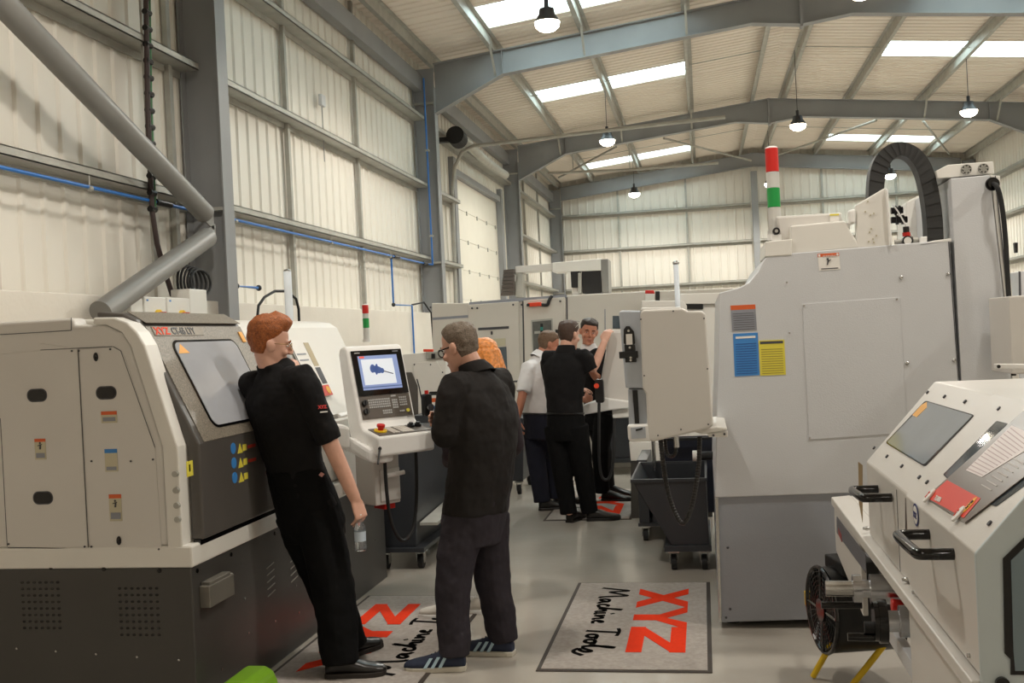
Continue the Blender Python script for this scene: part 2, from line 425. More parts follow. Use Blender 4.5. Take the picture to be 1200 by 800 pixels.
# sheeting rails
def rail(a, b_, nrm, label, w=.19, t_=.008, fl=.065):
    a, b_, n = Vector(a), Vector(b_), Vector(nrm); L = b_-a; Zv = Vector((0, 0, 1))
    g = G(); g.obox(a, L, n*w, Zv*t_); g.obox(a+n*w, L, -n*t_, Zv*fl); g.obox(a, L, n*t_, -Zv*fl)
    g.obox(a+n*(w-.02)+Zv*(fl-t_), L, n*.02, Zv*t_)
    return tag(g.build('sheeting_rail', galv), label, 'rail', 'sheeting rails')
zs = [(2.92, 'lower'), (4.12, 'middle'), (5.22, 'upper')]
bays = [(Y0+.1, 8.7, 'in the bay with the diagonal brace'), (8.9, 16.6, 'in the bay behind the control console'), (16.8, 24.5, 'in the bay of the loading door'), (24.7, 32.05, 'in the last bay before the far corner')]
for z, wz in zs:
    for ya, yb, wb in bays:
        if ya == 16.8 and z < 4.6:
            rail((WX0+.03, ya, z), (WX0+.03, DY0-.25, z), (1,0,0), '%s galvanised rail on the short wall left of the loading door' % wz)
        else: rail((WX0+.03, ya, z), (WX0+.03, yb, z), (1,0,0), '%s galvanised sheeting rail on the left wall %s' % (wz, wb))
    rail((WX0+.1, Y1-.03, z), (RX-.12, Y1-.03, z), (0,-1,0), '%s galvanised rail on the far wall left of the centre post' % wz, w=.16)
    rail((RX+.12, Y1-.03, z), (WX1-.1, Y1-.03, z), (0,-1,0), '%s galvanised rail on the far wall right of the centre post' % wz, w=.16)
    rail((WX1-.03, Y1-.1, z), (WX1-.03, Y0+.1, z), (-1,0,0), '%s galvanised sheeting rail on the right wall' % wz)
# gable post, sag bars, jamb posts
t = thing('gable_post', 'grey steel post in the middle of the far wall', 'column', (RX, Y1-.35, DT))
box('web', (RX-.006, Y1-.40, DT), (RX+.006, Y1-.2, 6.2), steelp, t); box('flange', (RX-.09, Y1-.41, DT), (RX+.09, Y1-.40, 6.2), steelp, t); box('flange', (RX-.09, Y1-.2, DT), (RX+.09, Y1-.19, 6.2), steelp, t)
for x, lb in ((-2.4, 'thin vertical sag bar on the far wall, left of two'), (-.32, 'thin vertical sag bar on the far wall, next to the centre post'), (3.7, 'thin vertical sag bar on the far wall right of the centre post'), (5.8, 'thin vertical sag bar on the far wall near the right corner')):
    tag(box('sag_bar', (x-.03, Y1-.1, DT), (x+.03, Y1-.06, 6.3), galv), lb, 'bar', 'vertical sag bars')
for y, lb in ((5.95, 'vertical galvanised post at the left edge of the picture'), (8.45, 'pale vertical post against the nearest wall column'), (11.1, 'thin vertical bar on the left wall, nearer of two in the console bay'), (13.55, 'thin vertical bar on the left wall, farther of two in the console bay'), (27.2, 'thin vertical bar on the left wall beyond the loading door'), (29.6, 'thin vertical bar on the left wall next to the far corner')):
    tag(box('sag_bar', (WX0+.03, y-.03, DT-.02), (WX0+.08, y+.03, 6.25), galv), lb, 'bar', 'vertical sag bars')
# eaves beam / gutter board along left wall top
tag(box('eaves_beam', (WX0+.04, Y0+.2, 5.72), (WX0+.18, Y1-.1, 5.98), steelp), 'grey eaves beam along the top of the left wall', 'beam')
# loading door
t = thing('door_1', 'white sectional loading door in the left wall', 'door', (WX0, (DY0+DY1)/2, 0)); t['kind'] = 'structure'; del t['label']; del t['category']
for k in range(8):
    z0 = .02+k*(DZ-.02)/8
    box('door_panel', (WX0-.06, DY0, z0), (WX0-.005, DY1, z0+(DZ-.02)/8-.006), doorw, t, bevel=.006)
for k in range(1, 8):
    z0 = k*(DZ-.02)/8
    g = G()
    for j in range(5):
        y = DY0+.25+j*(DY1-DY0-.5)/4; g.box((WX0-.004, y-.03, z0-.04), (WX0+.012, y+.03, z0+.04))
    g.build('hinge', galv, t)
for y in (DY0-.12, DY1+.12): box('door_jamb', (WX0-.02, y-.11, 0), (WX0+.12, y+.11, DZ+.3), steelp, t)
box('door_header', (WX0-.02, DY0-.2, DZ), (WX0+.10, DY1+.2, DZ+.12), steelp, t)

# bracing
def brace(a, b_, r, label, m_=tubep, name='tube_brace', plate=True):
    t = thing(name, label, 'brace', tuple(Vector(b_)))
    G().cyl(a, b_, r, 24).build('tube', m_, t, smooth=True)
    if plate:
        d = (Vector(b_)-Vector(a)).normalized()
        G().obox(Vector(b_)+Vector((-.005, 0, -.07)), (.012, 0, 0), d*.16, (0, 0, .14)).build('gusset_plate', m_, t)
    return t
jn = at(243, 262, X=-4.14)
brace(at(-60, -62, X=-4.14), at(240, 250, X=-4.14), .085, 'long thick grey tube brace slanting down from the top left corner')
brace(at(118, 366, X=-4.14), at(243, 278, X=-4.14), .085, 'short grey tube brace rising from behind the left lathe to the column')
# roof bracing bars
brace(at(655, 208, Z=6.2), at(722, 172, Z=6.2), .028, 'thin roof brace between the third rafter and far left corner', galv, plate=False)
brace(at(778, 162, Z=6.35), at(880, 188, Z=6.35), .028, 'thin roof brace sloping to the far end of the ridge', galv, plate=False)
brace(at(1027, 141, Z=6.3), at(910, 182, Z=6.45), .028, 'thin roof brace right of the ridge beyond the third rafter', galv, plate=False)
brace(at(1082, 142, Z=6.3), at(1112, 180, Z=6.22), .028, 'thin roof brace over the grey milling machine tower', galv, plate=False)
# rafter stays (short diagonal struts from rafter to purlin)
for i, y in enumerate(FY[1:3]):
    for x, w in ((-3.12, 'left purlin'), (-1.65, 'second purlin'), (-.03, 'third purlin'), (5.08, 'purlin right of the ridge'), (6.6, 'outer right purlin')):
        g = G().obox((x-.02, y-.03, rz(x)-.6), (.04, 0, 0), (0, .006, 0), (0, .42 if 0 else -.4, .42))
        tag(g.build('rafter_stay', galv), 'short strut tying the %s to the %s rafter' % (w, 'second' if i == 0 else 'third'), 'strut', 'rafter struts')
# ================================================================== lamps and services
for y, w in ((12.7, 'nearer bay'), (20.45, 'middle bay'), (28.4, 'far bay')):
    for s_, xs_ in (('left', (-3.12, RX-.3)), ('right', (RX+.3, 6.6))):
        xa, xb = xs_
        g = G().cyl((xa, y, rz(xa)-.1), (xb, y, rz(xb)-.1), .009, 6)
        tag(g.build('tie_rod', galv), 'thin tie rod linking the roof purlins on the %s slope, %s' % (s_, w), 'rod')
lampm = mat('lamp_lens', (255, 246, 225), 0.3, emit=(1.0, .88, .68), estr=30.0)
lampg = mat('lamp_housing', (60, 60, 62), 0.45, 0.5)
lname = {(12.7, 0): 'nearest pendant lamp, glowing at the top centre over the first rooflight', (20.9, 0): 'pendant high bay lamp in front of the third rafter, left row', (29.3, 0): 'small pendant lamp hanging before the far wall, left row',
         (12.7, 1): 'pendant lamp at the very top edge right of centre', (20.9, 1): 'round bright pendant lamp below the third rafter near the ridge', (20.9, 2): 'tilted floodlight pendant above the grey milling machine', (29.3, 2): 'far pendant lamp seen through the arched cable chain',
         (29.3, 1): 'far pendant lamp in the middle row by the end wall', (12.7, 2): 'pendant lamp above the right side, out of the picture top'}
for yi, y in enumerate(LAMPS_Y):
    for xi, x in enumerate(LAMPS_X):
        z = 5.4
        lb = lname.get((y, xi), 'pendant high bay lamp %s, %s row' % ('behind the camera' if y < 0 else 'above the camera', ('left', 'middle', 'right')[xi]))
        t = thing('pendant_lamp', lb, 'lamp', (x, y, z), 'pendant lamps')
        G().cyl((x, y, z+.30), (x, y, rz(x)-.05), .006, 6).build('cable', rubber, t)
        G().tube([(x, y, z+.31), (x, y, z+.2), (x, y, z+.2), (x, y, z+.13), (x, y, z+.03)], [.03, .03, .09, .10, .17], 24).build('housing', lampg, t, smooth=True)
        G().tube([(x, y, z+.03), (x, y, z-.02), (x, y, z-.06), (x, y, z-.085)], [.155, .145, .10, .03], 24).build('lens', lampm, t, smooth=True)
        ld = bpy.data.lights.new('lamp_light', 'SPOT'); ld.spot_size = R_(168); ld.spot_blend = .35; ld.energy = LAMP_W*(.30 if y < 0 else 1.0); ld.color = LAMP_COL; ld.shadow_soft_size = .14
        lo = bpy.data.objects.new('lamp_light', ld); col.objects.link(lo); lo.parent = t; lo.location = (0, 0, -.17)

# blue compressed air main under the lower rail
XA = -4.33
bp0 = [(XA, Y0+.3, 2.80), (XA, 8.6, 2.84), (XA, 16.3, 2.84)]
t = thing('air_pipe', 'blue compressed air pipe running along the left wall under the lower rail', 'pipe', (XA, 5, 2.8))
G().tube(bp0, .0135, 12).build('pipe', blue, t, smooth=True)
for y in (1, 3.5, 6.9, 9.3, 11.9, 14.3):
    G().cyl((XA, y, 2.92), (XA, y, 2.80), .006, 6).cyl((XA, y-.02, 2.825), (XA, y+.02, 2.825), .022, 10).build('hanger', galv, t)
for y in (7.95, 14.6, 16.2): G().cyl((XA, y-.12, 2.84), (XA, y+.12, 2.84), .026, 12).build('coupling', black, t, smooth=True)
# riser on the middle column
t = thing('air_pipe', 'blue air pipe rising up the face of the middle column', 'pipe', (-4.3, 16.55, 2.84))
G().tube([(-4.33, 16.3, 2.84), (-4.3, 16.56, 2.84), (-4.3, 16.56, 2.95), (-4.3, 16.56, 5.9)], .014, 10).build('pipe', blue, t, smooth=True)
for z in (3.3, 4.7): box('clip', (-4.33, 16.53, z), (-4.27, 16.6, z+.03), galv, t)
# drops
def drop(label, pts, hose=None):
    t = thing('air_drop_pipe', label, 'pipe', tuple(pts[-1]))
    G().tube(pts, .014, 10).build('pipe', blue, t, smooth=True)
    for p in (pts[0], pts[1] if len(pts) > 2 else pts[-1]): G().ball(p, .03).build('elbow', black, t, smooth=True)
    if hose: G().tube(hose, .013, 8).build('hose', rubber, t, smooth=True)
d0 = at(458, 293, X=XA); y0 = d0.y
a1 = Vector((XA, y0, 2.82)); a2 = Vector((XA, y0, at(462, 357, X=XA).z)); a3 = Vector((XA+.06, y0+.75, a2.z)); a4 = Vector((XA+.06, y0+.75, 1.2))
drop('blue air drop pipe with black elbows stepping down the left wall beside the middle column', [a1, a2, a3, a4],
     [a3+Vector((0, .0, .01)), a3+Vector((.05, .5, .06)), a3+Vector((.08, .8, -.1)), a3+Vector((.08, .85, -.6)), a3+Vector((.08, .85, -1.1))])
q = at(277, 335, X=-4.28)
drop('short blue air pipe with elbow and valve rising behind the ginger haired man', [q+Vector((0, .5, 0)), q, q+Vector((0, 0, -1.0))])
# hose arc behind second lathe (right of the lamp stick)
h = [at(300, 380, X=-3.6), at(303, 358, X=-3.6), at(310, 348, X=-3.6), at(322, 341, X=-3.6), at(336, 341, X=-3.6), at(347, 350, X=-3.6), at(350, 362, X=-3.6), at(351, 386, X=-3.6)]; h[0].z = h[-1].z = 1.765
tag(G().tube(h, .012, 8).build('air_hose', rubber, smooth=True), 'black hose arching above the lathe behind the ginger haired man', 'hose')
# cable conduit hanging beside first bay post
c = [at(171, -5, X=-4.31), at(173, 120, X=-4.31), at(176, 200, X=-4.31), at(178, 245, X=-4.31), at(184, 285, X=-4.31), at(193, 318, X=-4.31), at(202, 346, X=-4.31)]
t = thing('cable_run', 'dark bundled cable hanging down the left wall to the grey switch boxes', 'cable', tuple(c[-1]))
G().tube(c, .022, 10).build('cable', mat('brown_cable', (58, 44, 42), .6), t, smooth=True)
G().tube([p+Vector((0, .06, 0)) for p in c[:4]], .008, 6).build('thin_cable', mat('green_cable', (70, 120, 80), .6), t)
for k in range(14):
    p = c[0].lerp(c[3], k/13); G().cyl(p+Vector((0, -.03, 0)), p+Vector((0, .05, 0)), .026, 8).build('cable_tie', black, t)
tag(box('cable_tray', tuple(at(176, 200, X=-4.36)+Vector((-.02, -.01, -.9))), tuple(at(176, 200, X=-4.36)+Vector((0, .1, 2.6))), galv), 'thin galvanised tray strip behind the hanging cable bundle', 'tray')
# switch boxes on the dado
def swbox(px0, px1, pyt, pyb, label, knob=True, X=-4.12, m_=creamw):
    a = at(px0, pyt, X=X); b_ = at(px1, pyt, X=X); zb = at(px0, pyb, X=X).z
    t = thing('switch_box', label, 'electrical box', (X-.09, (a.y+b_.y)/2, zb))
    box('enclosure', (X-.17, a.y, zb), (X, b_.y, a.z), m_, t, bevel=.008)
    if knob:
        cy = (a.y*.42+b_.y*.58); cz = zb+(a.z-zb)*.26
        G().cyl((X, cy, cz), (X+.02, cy, cz), .05, 20).build('yellow_plate', yellow, t)
        G().cyl((X+.02, cy, cz), (X+.045, cy, cz), .032, 16).obox((X+.04, cy-.01, cz-.03), (.03, 0, 0), (0, .02, 0), (0, 0, .06)).build('rotary_handle', red, t)
        box('maker_mark', (X, a.y+.03, a.z-.035), (X+.002, a.y+.055, a.z-.022), labelblue, t)
    return t
swbox(169, 194, 347, 378, 'grey switch box with red and yellow isolator, left of two on the block wall')
swbox(196, 222, 348, 378, 'grey switch box with red and yellow isolator, right of two on the block wall')
swbox(222, 242, 338, 378, 'plain pale electrical box under the coil of black cable', knob=False)
swbox(153, 167, 349, 376, 'small plain grey trunking box beside the tube brace', knob=False)
# coil of cable
cc = at(222, 328, X=-4.2)
g = G()
for k in range(5):
    pts = [cc+Vector((.02*k-.04, math.cos(a)*(.13+.012*k)+.03*k, math.sin(a)*(.15-.01*k)-.02)) for a in [2*math.pi*j/20 for j in range(21)]]
    g.tube(pts, .011, 8)
tag(g.build('cable_coil', rubber, smooth=True), 'loose coil of black cable on top of the electrical box', 'cable')
# sounder box and wire on the wall
q = at(375, 118, X=WX0+.06)
t = thing('wall_sensor', 'small grey box with a wire high on the ribbed wall', 'sensor', tuple(q)); box('housing', tuple(q+Vector((0, -.07, -.07))), tuple(q+Vector((.05, .07, .07))), greyp, t, bevel=.01)
G().cyl(q+Vector((.02, 0, -.07)), q+Vector((.02, 0, -.75)), .006, 6).build('wire', steelp, t)
# door track conduit across the hall
yy = 18.7
P_ = [at(534, 352, Y=yy), at(530, 225, Y=yy), at(533, 195, Y=yy), at(541, 178, Y=yy), at(555, 171, Y=yy), at(600, 166, Y=yy), at(700, 154, Y=yy), at(850, 137, Y=yy)]
P_[0].z = 2.12
tag(G().tube(P_, .035, 10).build('conduit', galv, smooth=True), 'bent grey conduit rising by the loading door and crossing under the roof', 'pipe')
P_ = [at(642, 203, Y=27), at(735, 199, Y=27), at(842, 191, Y=27)]
g = G().tube(P_, .035, 8)
for x in (-3.12, -1.65, -.03): 
    k = (x-P_[0].x)/(P_[2].x-P_[0].x); zz = P_[0].z+(P_[2].z-P_[0].z)*k; g.cyl((x, 27, zz), (x, 27, rz(x)-.1), .012, 6)
tag(g.build('conduit', galv, smooth=True), 'pale straight conduit crossing the hall below the far rooflight', 'pipe')
# heater pipe near eaves beyond the door
P_ = [at(540, 160, X=-4.1), at(570, 190, X=-4.1), at(592, 205, X=-4.1)]
tag(G().tube(P_, .09, 14).build('duct', galv, smooth=True), 'fat galvanised duct along the eaves above the loading door', 'duct')
q = at(533, 158, X=-4.1); tag(G().cyl(q, at(538, 164, X=-4.1), .16, 18).box((WX0+.02, q.y+.1, q.z-.08), (-4.1, q.y+.25, q.z)).build('motor_drum', rubber), 'black round door motor above the loading door', 'motor')

# ================================================================== floor mats
matm = mat('mat_pile', (168, 160, 153), .95, var=.12, scale=40, bump=.3, bscale=300, spec=.1)
inkb = mat('mat_black_print', (28, 26, 26), .95, spec=.1)
inkr = mat('mat_red_print', (224, 58, 26), .9, spec=.1, var=.05, scale=60)
rub = mat('mat_rubber_edge', (62, 54, 48), .8)
def floor_mat(c, w, l, flip, label):
    """c = corner nearest the camera and left; reads along its length"""
    x0, y0 = c; t = thing('floor_mat', label, 'mat', (x0+w/2, y0+l/2, 0), 'printed floor mats')
    box('rubber_edge', (x0, y0, .0005), (x0+w, y0+l, .005), rub, t, bevel=.002)
    box('pile', (x0+.022, y0+.022, .004), (x0+w-.022, y0+l-.022, .009), matm, t, bevel=.002)
    # reading frame: u along the writing, v towards the letter tops
    if not flip: o = Vector((x0, y0+l, .0095)); u = Vector((0, -1, 0)); v = Vector((1, 0, 0))
    else: o = Vector((x0+w, y0, .0095)); u = Vector((0, 1, 0)); v = Vector((-1, 0, 0))
    up = Vector((0, 0, .0012))
    Z0 = w*.49; Z1 = w*.845; Hh = Z1-Z0
    def pl(name, polys, m_):
        g = G()
        for kk, p in enumerate(polys): g.prism([o+u*a+v*b_ for a, b_ in p], up*(1+.35*kk))
        g.build(name, m_, t)
    th = .115
    a0, wd = .19, .44            # letter X
    pl('letter_x', [[(a0, Z1), (a0+th*1.15, Z1), (a0+wd, Z0), (a0+wd-th*1.15, Z0)], [(a0+wd, Z1), (a0+wd-th*1.15, Z1), (a0, Z0), (a0+th*1.15, Z0)]], inkr)
    a0, wd = .60, .46
    zm = Z0+Hh*.48
    pl('letter_y', [[(a0, Z1), (a0+th*1.1, Z1), (a0+wd/2+th/2, zm), (a0+wd/2+th/2, Z0), (a0+wd/2-th/2, Z0), (a0+wd/2-th/2, zm)],
                    [(a0+wd, Z1), (a0+wd/2+th/2, zm*.97), (a0+wd/2-th*.1, zm*1.02), (a0+wd-th*1.1, Z1)]], inkr)
    a0, wd = 1.02, .44; tz = Hh*.27
    pl('letter_z', [[(a0, Z1), (a0+wd, Z1), (a0+wd, Z1-tz), (a0, Z1-tz)], [(a0, Z0), (a0+wd, Z0), (a0+wd, Z0+tz), (a0, Z0+tz)],
                    [(a0+wd-th*1.25, Z1-tz*.9), (a0+wd, Z1-tz*.9), (a0+th*1.25, Z0+tz*.9), (a0, Z0+tz*.9)]], inkr)
    # brush script
    S = [  # strokes in a 0..10 x 0..2 field (u, v)
        [(0, .1), (.25, 1.0), (.5, 1.95), (.62, 1.0), (.7, .5), (1.0, 1.2), (1.35, 1.9), (1.4, .9), (1.5, .15), (1.65, .1)],
        [(2.2, .75), (1.95, .75), (1.8, .4), (1.95, .15), (2.15, .4), (2.3, .8), (2.3, .3), (2.5, .15)],
        [(3.0, .75), (2.8, .8), (2.65, .45), (2.8, .15), (3.1, .3)],
        [(3.1, .3), (3.45, 1.3), (3.5, 1.7), (3.35, 1.2), (3.3, .2), (3.5, .7), (3.7, .7), (3.7, .2), (3.85, .2)],
        [(3.95, .75), (3.98, .2), (4.15, .2)], [(4.03, 1.15), (4.08, 1.2)],
        [(4.3, .75), (4.33, .15), (4.5, .65), (4.72, .7), (4.75, .2), (4.9, .2)],
        [(5.0, .45), (5.3, .65), (5.2, .8), (5.0, .55), (5.1, .2), (5.4, .25)],
        [(6.1, 1.75), (6.5, 1.85), (7.0, 1.75)], [(6.6, 1.8), (6.5, .9), (6.4, .1)],
        [(7.1, .75), (6.85, .65), (6.85, .25), (7.1, .15), (7.3, .5), (7.1, .75), (7.4, .7)],
        [(7.75, .75), (7.5, .65), (7.5, .25), (7.75, .15), (7.95, .5), (7.75, .75), (8.0, .7)],
        [(8.1, .5), (8.45, 1.6), (8.4, 1.85), (8.25, 1.2), (8.25, .2), (8.45, .2)],
        [(8.5, .2), (8.85, .8), (8.95, .4), (8.75, .1), (8.5, .0), (8.9, -.3), (9.3, .3)]]
    g = G(); su = (l*.80)/9.6; sv = w*.115; ub = l*.095; vb = w*.20
    for st in S:
        pts = [o+u*(ub+a*su)+v*(vb+b_*sv*1.05+.0) for a, b_ in st]
        # smooth the polyline, then lay a flat ribbon
        for _ in range(2):
            q_ = [pts[0]]
            for p0_, p1_ in zip(pts, pts[1:]): q_ += [p0_*.75+p1_*.25, p0_*.25+p1_*.75]
            pts = q_+[pts[-1]]
        for p0_, p1_ in zip(pts, pts[1:]):
            d = p1_-p0_
            if d.length < 1e-5: continue
            e = d.normalized(); n_ = Vector((-e.y, e.x, 0))*(.009+.006*abs(e.dot(v))); p0_ = p0_-e*.004; p1_ = p1_+e*.004
            g.prism([p0_-n_, p1_-n_, p1_+n_, p0_+n_], up*.8)
    g.build('script_lettering', inkb, t)
    return t
floor_mat((-.86, 4.88), .83, 1.74, False, 'grey printed mat lying in the open, to the right of the grey haired man')
floor_mat((-2.165, 4.62), .80, 1.69, True, 'grey printed mat under the feet of the two front men')
floor_mat((-1.43, 8.85), .76, 1.70, False, 'grey printed mat on the floor under the far group of three men')
# small things at the frame edges
t = thing('rubber_dome', 'bright lime green rounded bin lid at the bottom left on the floor', 'bin', (-1.93, 4.25, 0))
gm = mat('lime_green_plastic', (120, 168, 40), .3)
x_, y_ = -2.02, 4.36
x_ -= .0
pts = [(x_-.10, y_, .0), (x_-.10, y_, .13), (x_-.085, y_, .17), (x_-.045, y_, .19), (x_+.03, y_, .19), (x_+.07, y_, .17), (x_+.09, y_, .12), (x_+.09, y_, 0)]
t.location = (x_, y_, 0); ORG[t.name] = Vector((x_, y_, 0))
G().prism(pts, (0, -.26, 0)).build('shell', gm, t, bevel=.02)
G().box((x_-.08, y_-.262, .02), (x_+.07, y_-.256, .11)).build('front_panel', rubber, t)
# ================================================================== left lathe
XF = -2.2; YE = 4.12; YB = 6.83
LT = thing('cnc_lathe', 'large cream and dark grey lathe filling the left side, man leaning on its door', 'lathe', (-3.0, 5.4, 0))
xbk = -4.0
ah = bpy.data.objects['air_hose']; ah.parent = LT; ah.location = ah.location-LT.location
for k_ in ('label', 'category'): del ah[k_]
# base
G().prism([(xbk, YE, .0), (XF, YE, .0), (XF, YE, .68), (xbk, YE, .68)], (0, YB-YE, 0)).build('base', dark, LT, bevel=.006)
def slots(o, ux, uy, nrm, nu, nv, du, dv, w, h, name='vent_slots'):
    o, ux, uy, nrm = map(Vector, (o, ux, uy, nrm)); g = G()
    for i in range(nu):
        for j in range(nv): g.prism(rrect(o+ux*du*i+uy*dv*j, ux*w, uy*h, h*.49, 2), nrm*.0015)
    return g.build(name, blackgl, LT)
e = lambda px, py: at(px, py, Y=YE)
p = e(27, 737); q = e(70, 682); slots((p.x, YE, p.z), (1, 0, 0), (0, 0, 1), (0, -1, 0), 7, 8, (q.x-p.x)/6.6, (q.z-p.z)/7.2, .016, .011)
p = e(141, 745); q = e(186, 689); slots((p.x, YE, p.z), (1, 0, 0), (0, 0, 1), (0, -1, 0), 7, 8, (q.x-p.x)/6.6, (q.z-p.z)/7.2, .016, .011)
for px in (0, 60, 122, 187): screws([e(px, 662+px*.035)], .010, (0, -1, 0), blackgl, LT)
for px in (20, 66, 113, 161, 210): screws([e(px, 758+px*.07)], .005, (0, -1, 0), steel, LT)
# upper cream tub band
G().prism([(xbk, YE-.006, .68), (XF+.012, YE-.006, .68), (XF+.012, YE-.006, .775), (xbk, YE-.006, .775)], (0, YB-YE+.006, 0)).build('cream_band', creamw, LT, bevel=.01)
# end panel and body
prof = [(xbk, .775), (-2.305, .775), (-2.305, 1.20), (-2.43, 1.64), (-2.47, 1.70), (-2.54, 1.735), (-2.69, 1.745), (-2.70, 1.775), (xbk, 1.77)]
G().prism([(x, YE, z) for x, z in prof], (0, .10, 0)).build('end_panel', cream, LT, bevel=.012, seg=3)
# pale rounded edge trim
tr_ = [(-2.232, .74), (-2.232, 1.20), (-2.36, 1.64), (-2.395, 1.70), (-2.44, 1.745), (-2.50, 1.768), (-2.60, 1.772)]
tin = [(-2.60, 1.742), (-2.54, 1.737), (-2.468, 1.702), (-2.428, 1.64), (-2.303, 1.20), (-2.303, .74)]
G().prism([(x, YE-.004, z) for x, z in tr_+tin], (0, .11, 0)).build('edge_trim', creamw, LT, bevel=.008)
# panel seams: two access covers
def cover(px, name, parent=LT):
    P_ = [e(*c) for c in px]
    return G().prism([(p_.x, YE-.003, p_.z) for p_ in P_], (0, .004, 0)).build(name, cream, parent, bevel=.0015)
def seam(a, b_, r=.0016): 
    a, b_ = e(*a), e(*b_); return G().cyl((a.x, YE-.003, a.z), (b_.x, YE-.003, b_.z), r, 6).build('seam', printm, LT)
cover([(-60, 648), (9, 641), (1, 490), (-1, 415), (47, 411), (47, 402), (88, 408), (91, 408), (103, 641)][1:], 'access_cover')
cover([(93, 409), (133, 406), (141, 410), (146, 417), (182, 524), (190, 645), (106, 642)], 'access_cover')
for a, b_ in (((92, 409), (104, 641)), ((10, 641), (189, 645)), ((48, 410), (132, 406)), ((142, 411), (182, 524)), ((1, 490), (9, 640)), ((84, 387), (0, 392)), ((84, 387), (84, 372)), ((133, 406), (142, 411))): seam(a, b_)
def handhole(px, py, parent=LT, w=.088):
    c = e(px, py); o = Vector((c.x-w/2, YE-.0045, c.z-.024))
    rim = G().prism(rrect(o-Vector((.005, 0, .005)), (w+.01, 0, 0), (0, 0, .058), .027, 6), (0, .001, 0)).build('hand_hole_rim', printm, parent)
    return G().prism(rrect(o-Vector((0, .001, 0)), (w, 0, 0), (0, 0, .048), .0235, 6), (0, .001, 0)).build('hand_hole', blackgl, parent)
for c in ((44, 463), (125, 460), (51, 583)): handhole(*c)
for c in ((113, 418), (140, 633)):
    c_ = e(*c); G().ball((c_.x, YE-.004, c_.z), (.011, .012, .02)).build('latch', blackgl, LT, smooth=True)
for c in ((85, 411), (93, 411), (130, 409), (11, 637), (100, 640), (108, 640), (187, 643), (108, 540), (154, 540), (180, 538)): screws([e(*c)+Vector((0, -.004, 0))], .0045, (0, -1, 0), printm, LT)
def endlabel(px0, py0, px1, py1, bands, fig=True):
    a, b_ = e(px0, py0), e(px1, py1); a.y = b_.y = YE-.0035
    s_ = sticker('safety_label', (a.x, a.y, b_.z), (1, 0, 0), (0, 0, 1), b_.x-a.x, a.z-b_.z, bands, LT, nrm=(0, -1, 0))
    if fig:
        w = b_.x-a.x; h = a.z-b_.z; m_ = Vector(((a.x+b_.x)/2, YE-.0055, (a.z+b_.z)/2+h*.12))
        G().ball(m_+Vector((0, 0, .016)), (.005, .001, .005)).obox(m_+Vector((-.004, 0, -.012)), (.008, 0, 0), (.003, 0, .022), (0, -.001, 0)).obox(m_+Vector((-.012, 0, .002)), (.022, 0, .006), (0, 0, .004), (0, -.001, 0)).build('warning_figure', printm, LT)
endlabel(41, 514, 55, 538, [(0, .85, labeltan), (.85, 1, labelor), (.08, .32, labelgr, .1, .9)])
endlabel(119, 482, 138, 495, [(0, .7, labeltan), (.7, 1, labelor), (.15, .5, labelgr, .1, .9)], False)
endlabel(123, 526, 139, 552, [(0, .82, labeltan), (.82, 1, labelblue), (.06, .22, labelgr, .1, .9)], False)
endlabel(128, 579, 144, 610, [(0, .85, labeltan), (.85, 1, labelor), (.08, .32, labelgr, .1, .9)])
# body behind: headstock housing from the door to the far end
XD = -2.17            # lower door face
hp = [(xbk, .775), (-2.235, .775), (-2.23, 1.18), (-2.47, 1.72), (-2.52, 1.755), (-2.60, 1.77), (xbk, 1.77)]
G().prism([(x, YE+.10, z) for x, z in hp], (0, YB-YE-.10, 0)).build('housing', creamw, LT, bevel=.015, seg=3)
# sliding door: dark wrap-round with speckled slanted front
DYa, DYb = YE+.07, 5.20
dp = [(XD, .785), (XD, 1.20), (-2.42, 1.715), (-2.445, 1.755), (-2.50, 1.785), (-2.63, 1.80), (-2.63, 1.772), (-2.515, 1.757), (-2.465, 1.72), (-2.228, 1.18), (-2.228, .785)]
DR = G().prism([(x, DYa, z) for x, z in dp], (0, DYb-DYa, 0)).build('sliding_door', darkdoor, LT, bevel=.012, seg=3)
sl0 = Vector((XD, 0, 1.20)); sl1 = Vector((-2.42, 0, 1.715)); su = (sl1-sl0).normalized(); sn = Vector((su.z, 0, -su.x))
def on(y, v, off=.0): return sl0+su*v+Vector((0, y, 0))+sn*off
SL = (sl1-sl0).length
tl_ = G().prism([on(DYa+.045, .004), on(DYb-.008, .004), on(DYb-.008, SL+.01), on(DYa+.045, SL+.01)], sn*.004).build('front_skin', speck, DR, bevel=.002)
G().prism([on(DYa+.05, SL+.02, .0)+Vector((.008,0,.006)), on(DYb-.01, SL+.02)+Vector((.008,0,.006)), Vector((-2.51, DYb-.01, 1.793)), Vector((-2.51, DYa+.05, 1.793))], Vector((.02, 0, .03)).normalized()*.003).build('top_skin', speck, DR)
wy0, wy1 = 4.375, 5.04
G().prism(rrect(on(wy0, .055, .004), Vector((0, wy1-wy0, 0)), su*(SL-.12), .055, 6), sn*.003).build('window_gasket', blackgl, DR)
G().prism(rrect(on(wy0+.014, .067, .0072), Vector((0, wy1-wy0-.028, 0)), su*(SL-.144), .045, 6), sn*.002).build('window_pane', fglass, DR)
def face_label(name, y, v, w, h, bands, off=.0085): return sticker(name, on(y, v, off), (0, 1, 0), su, w, h, bands, DR, nrm=sn)
nlt = on(DYa+.10, SL-.032, .005)
G().prism([on(DYa+.085, SL-.040, .004), on(DYa+.085+.46, SL-.040, .004), on(DYa+.085+.46, SL+.006, .004), on(DYa+.085, SL+.006, .004)], sn*.003).build('name_plate', mat('plate_tan', (132, 122, 108), .35, .3, var=.1, scale=60), DR)
letters('XYZ', .052, on(DYa+.095, SL-.034, .0075), (0, 1, 0), su, orange, DR, 'name_lettering', bold=.0016, sx=1.25)
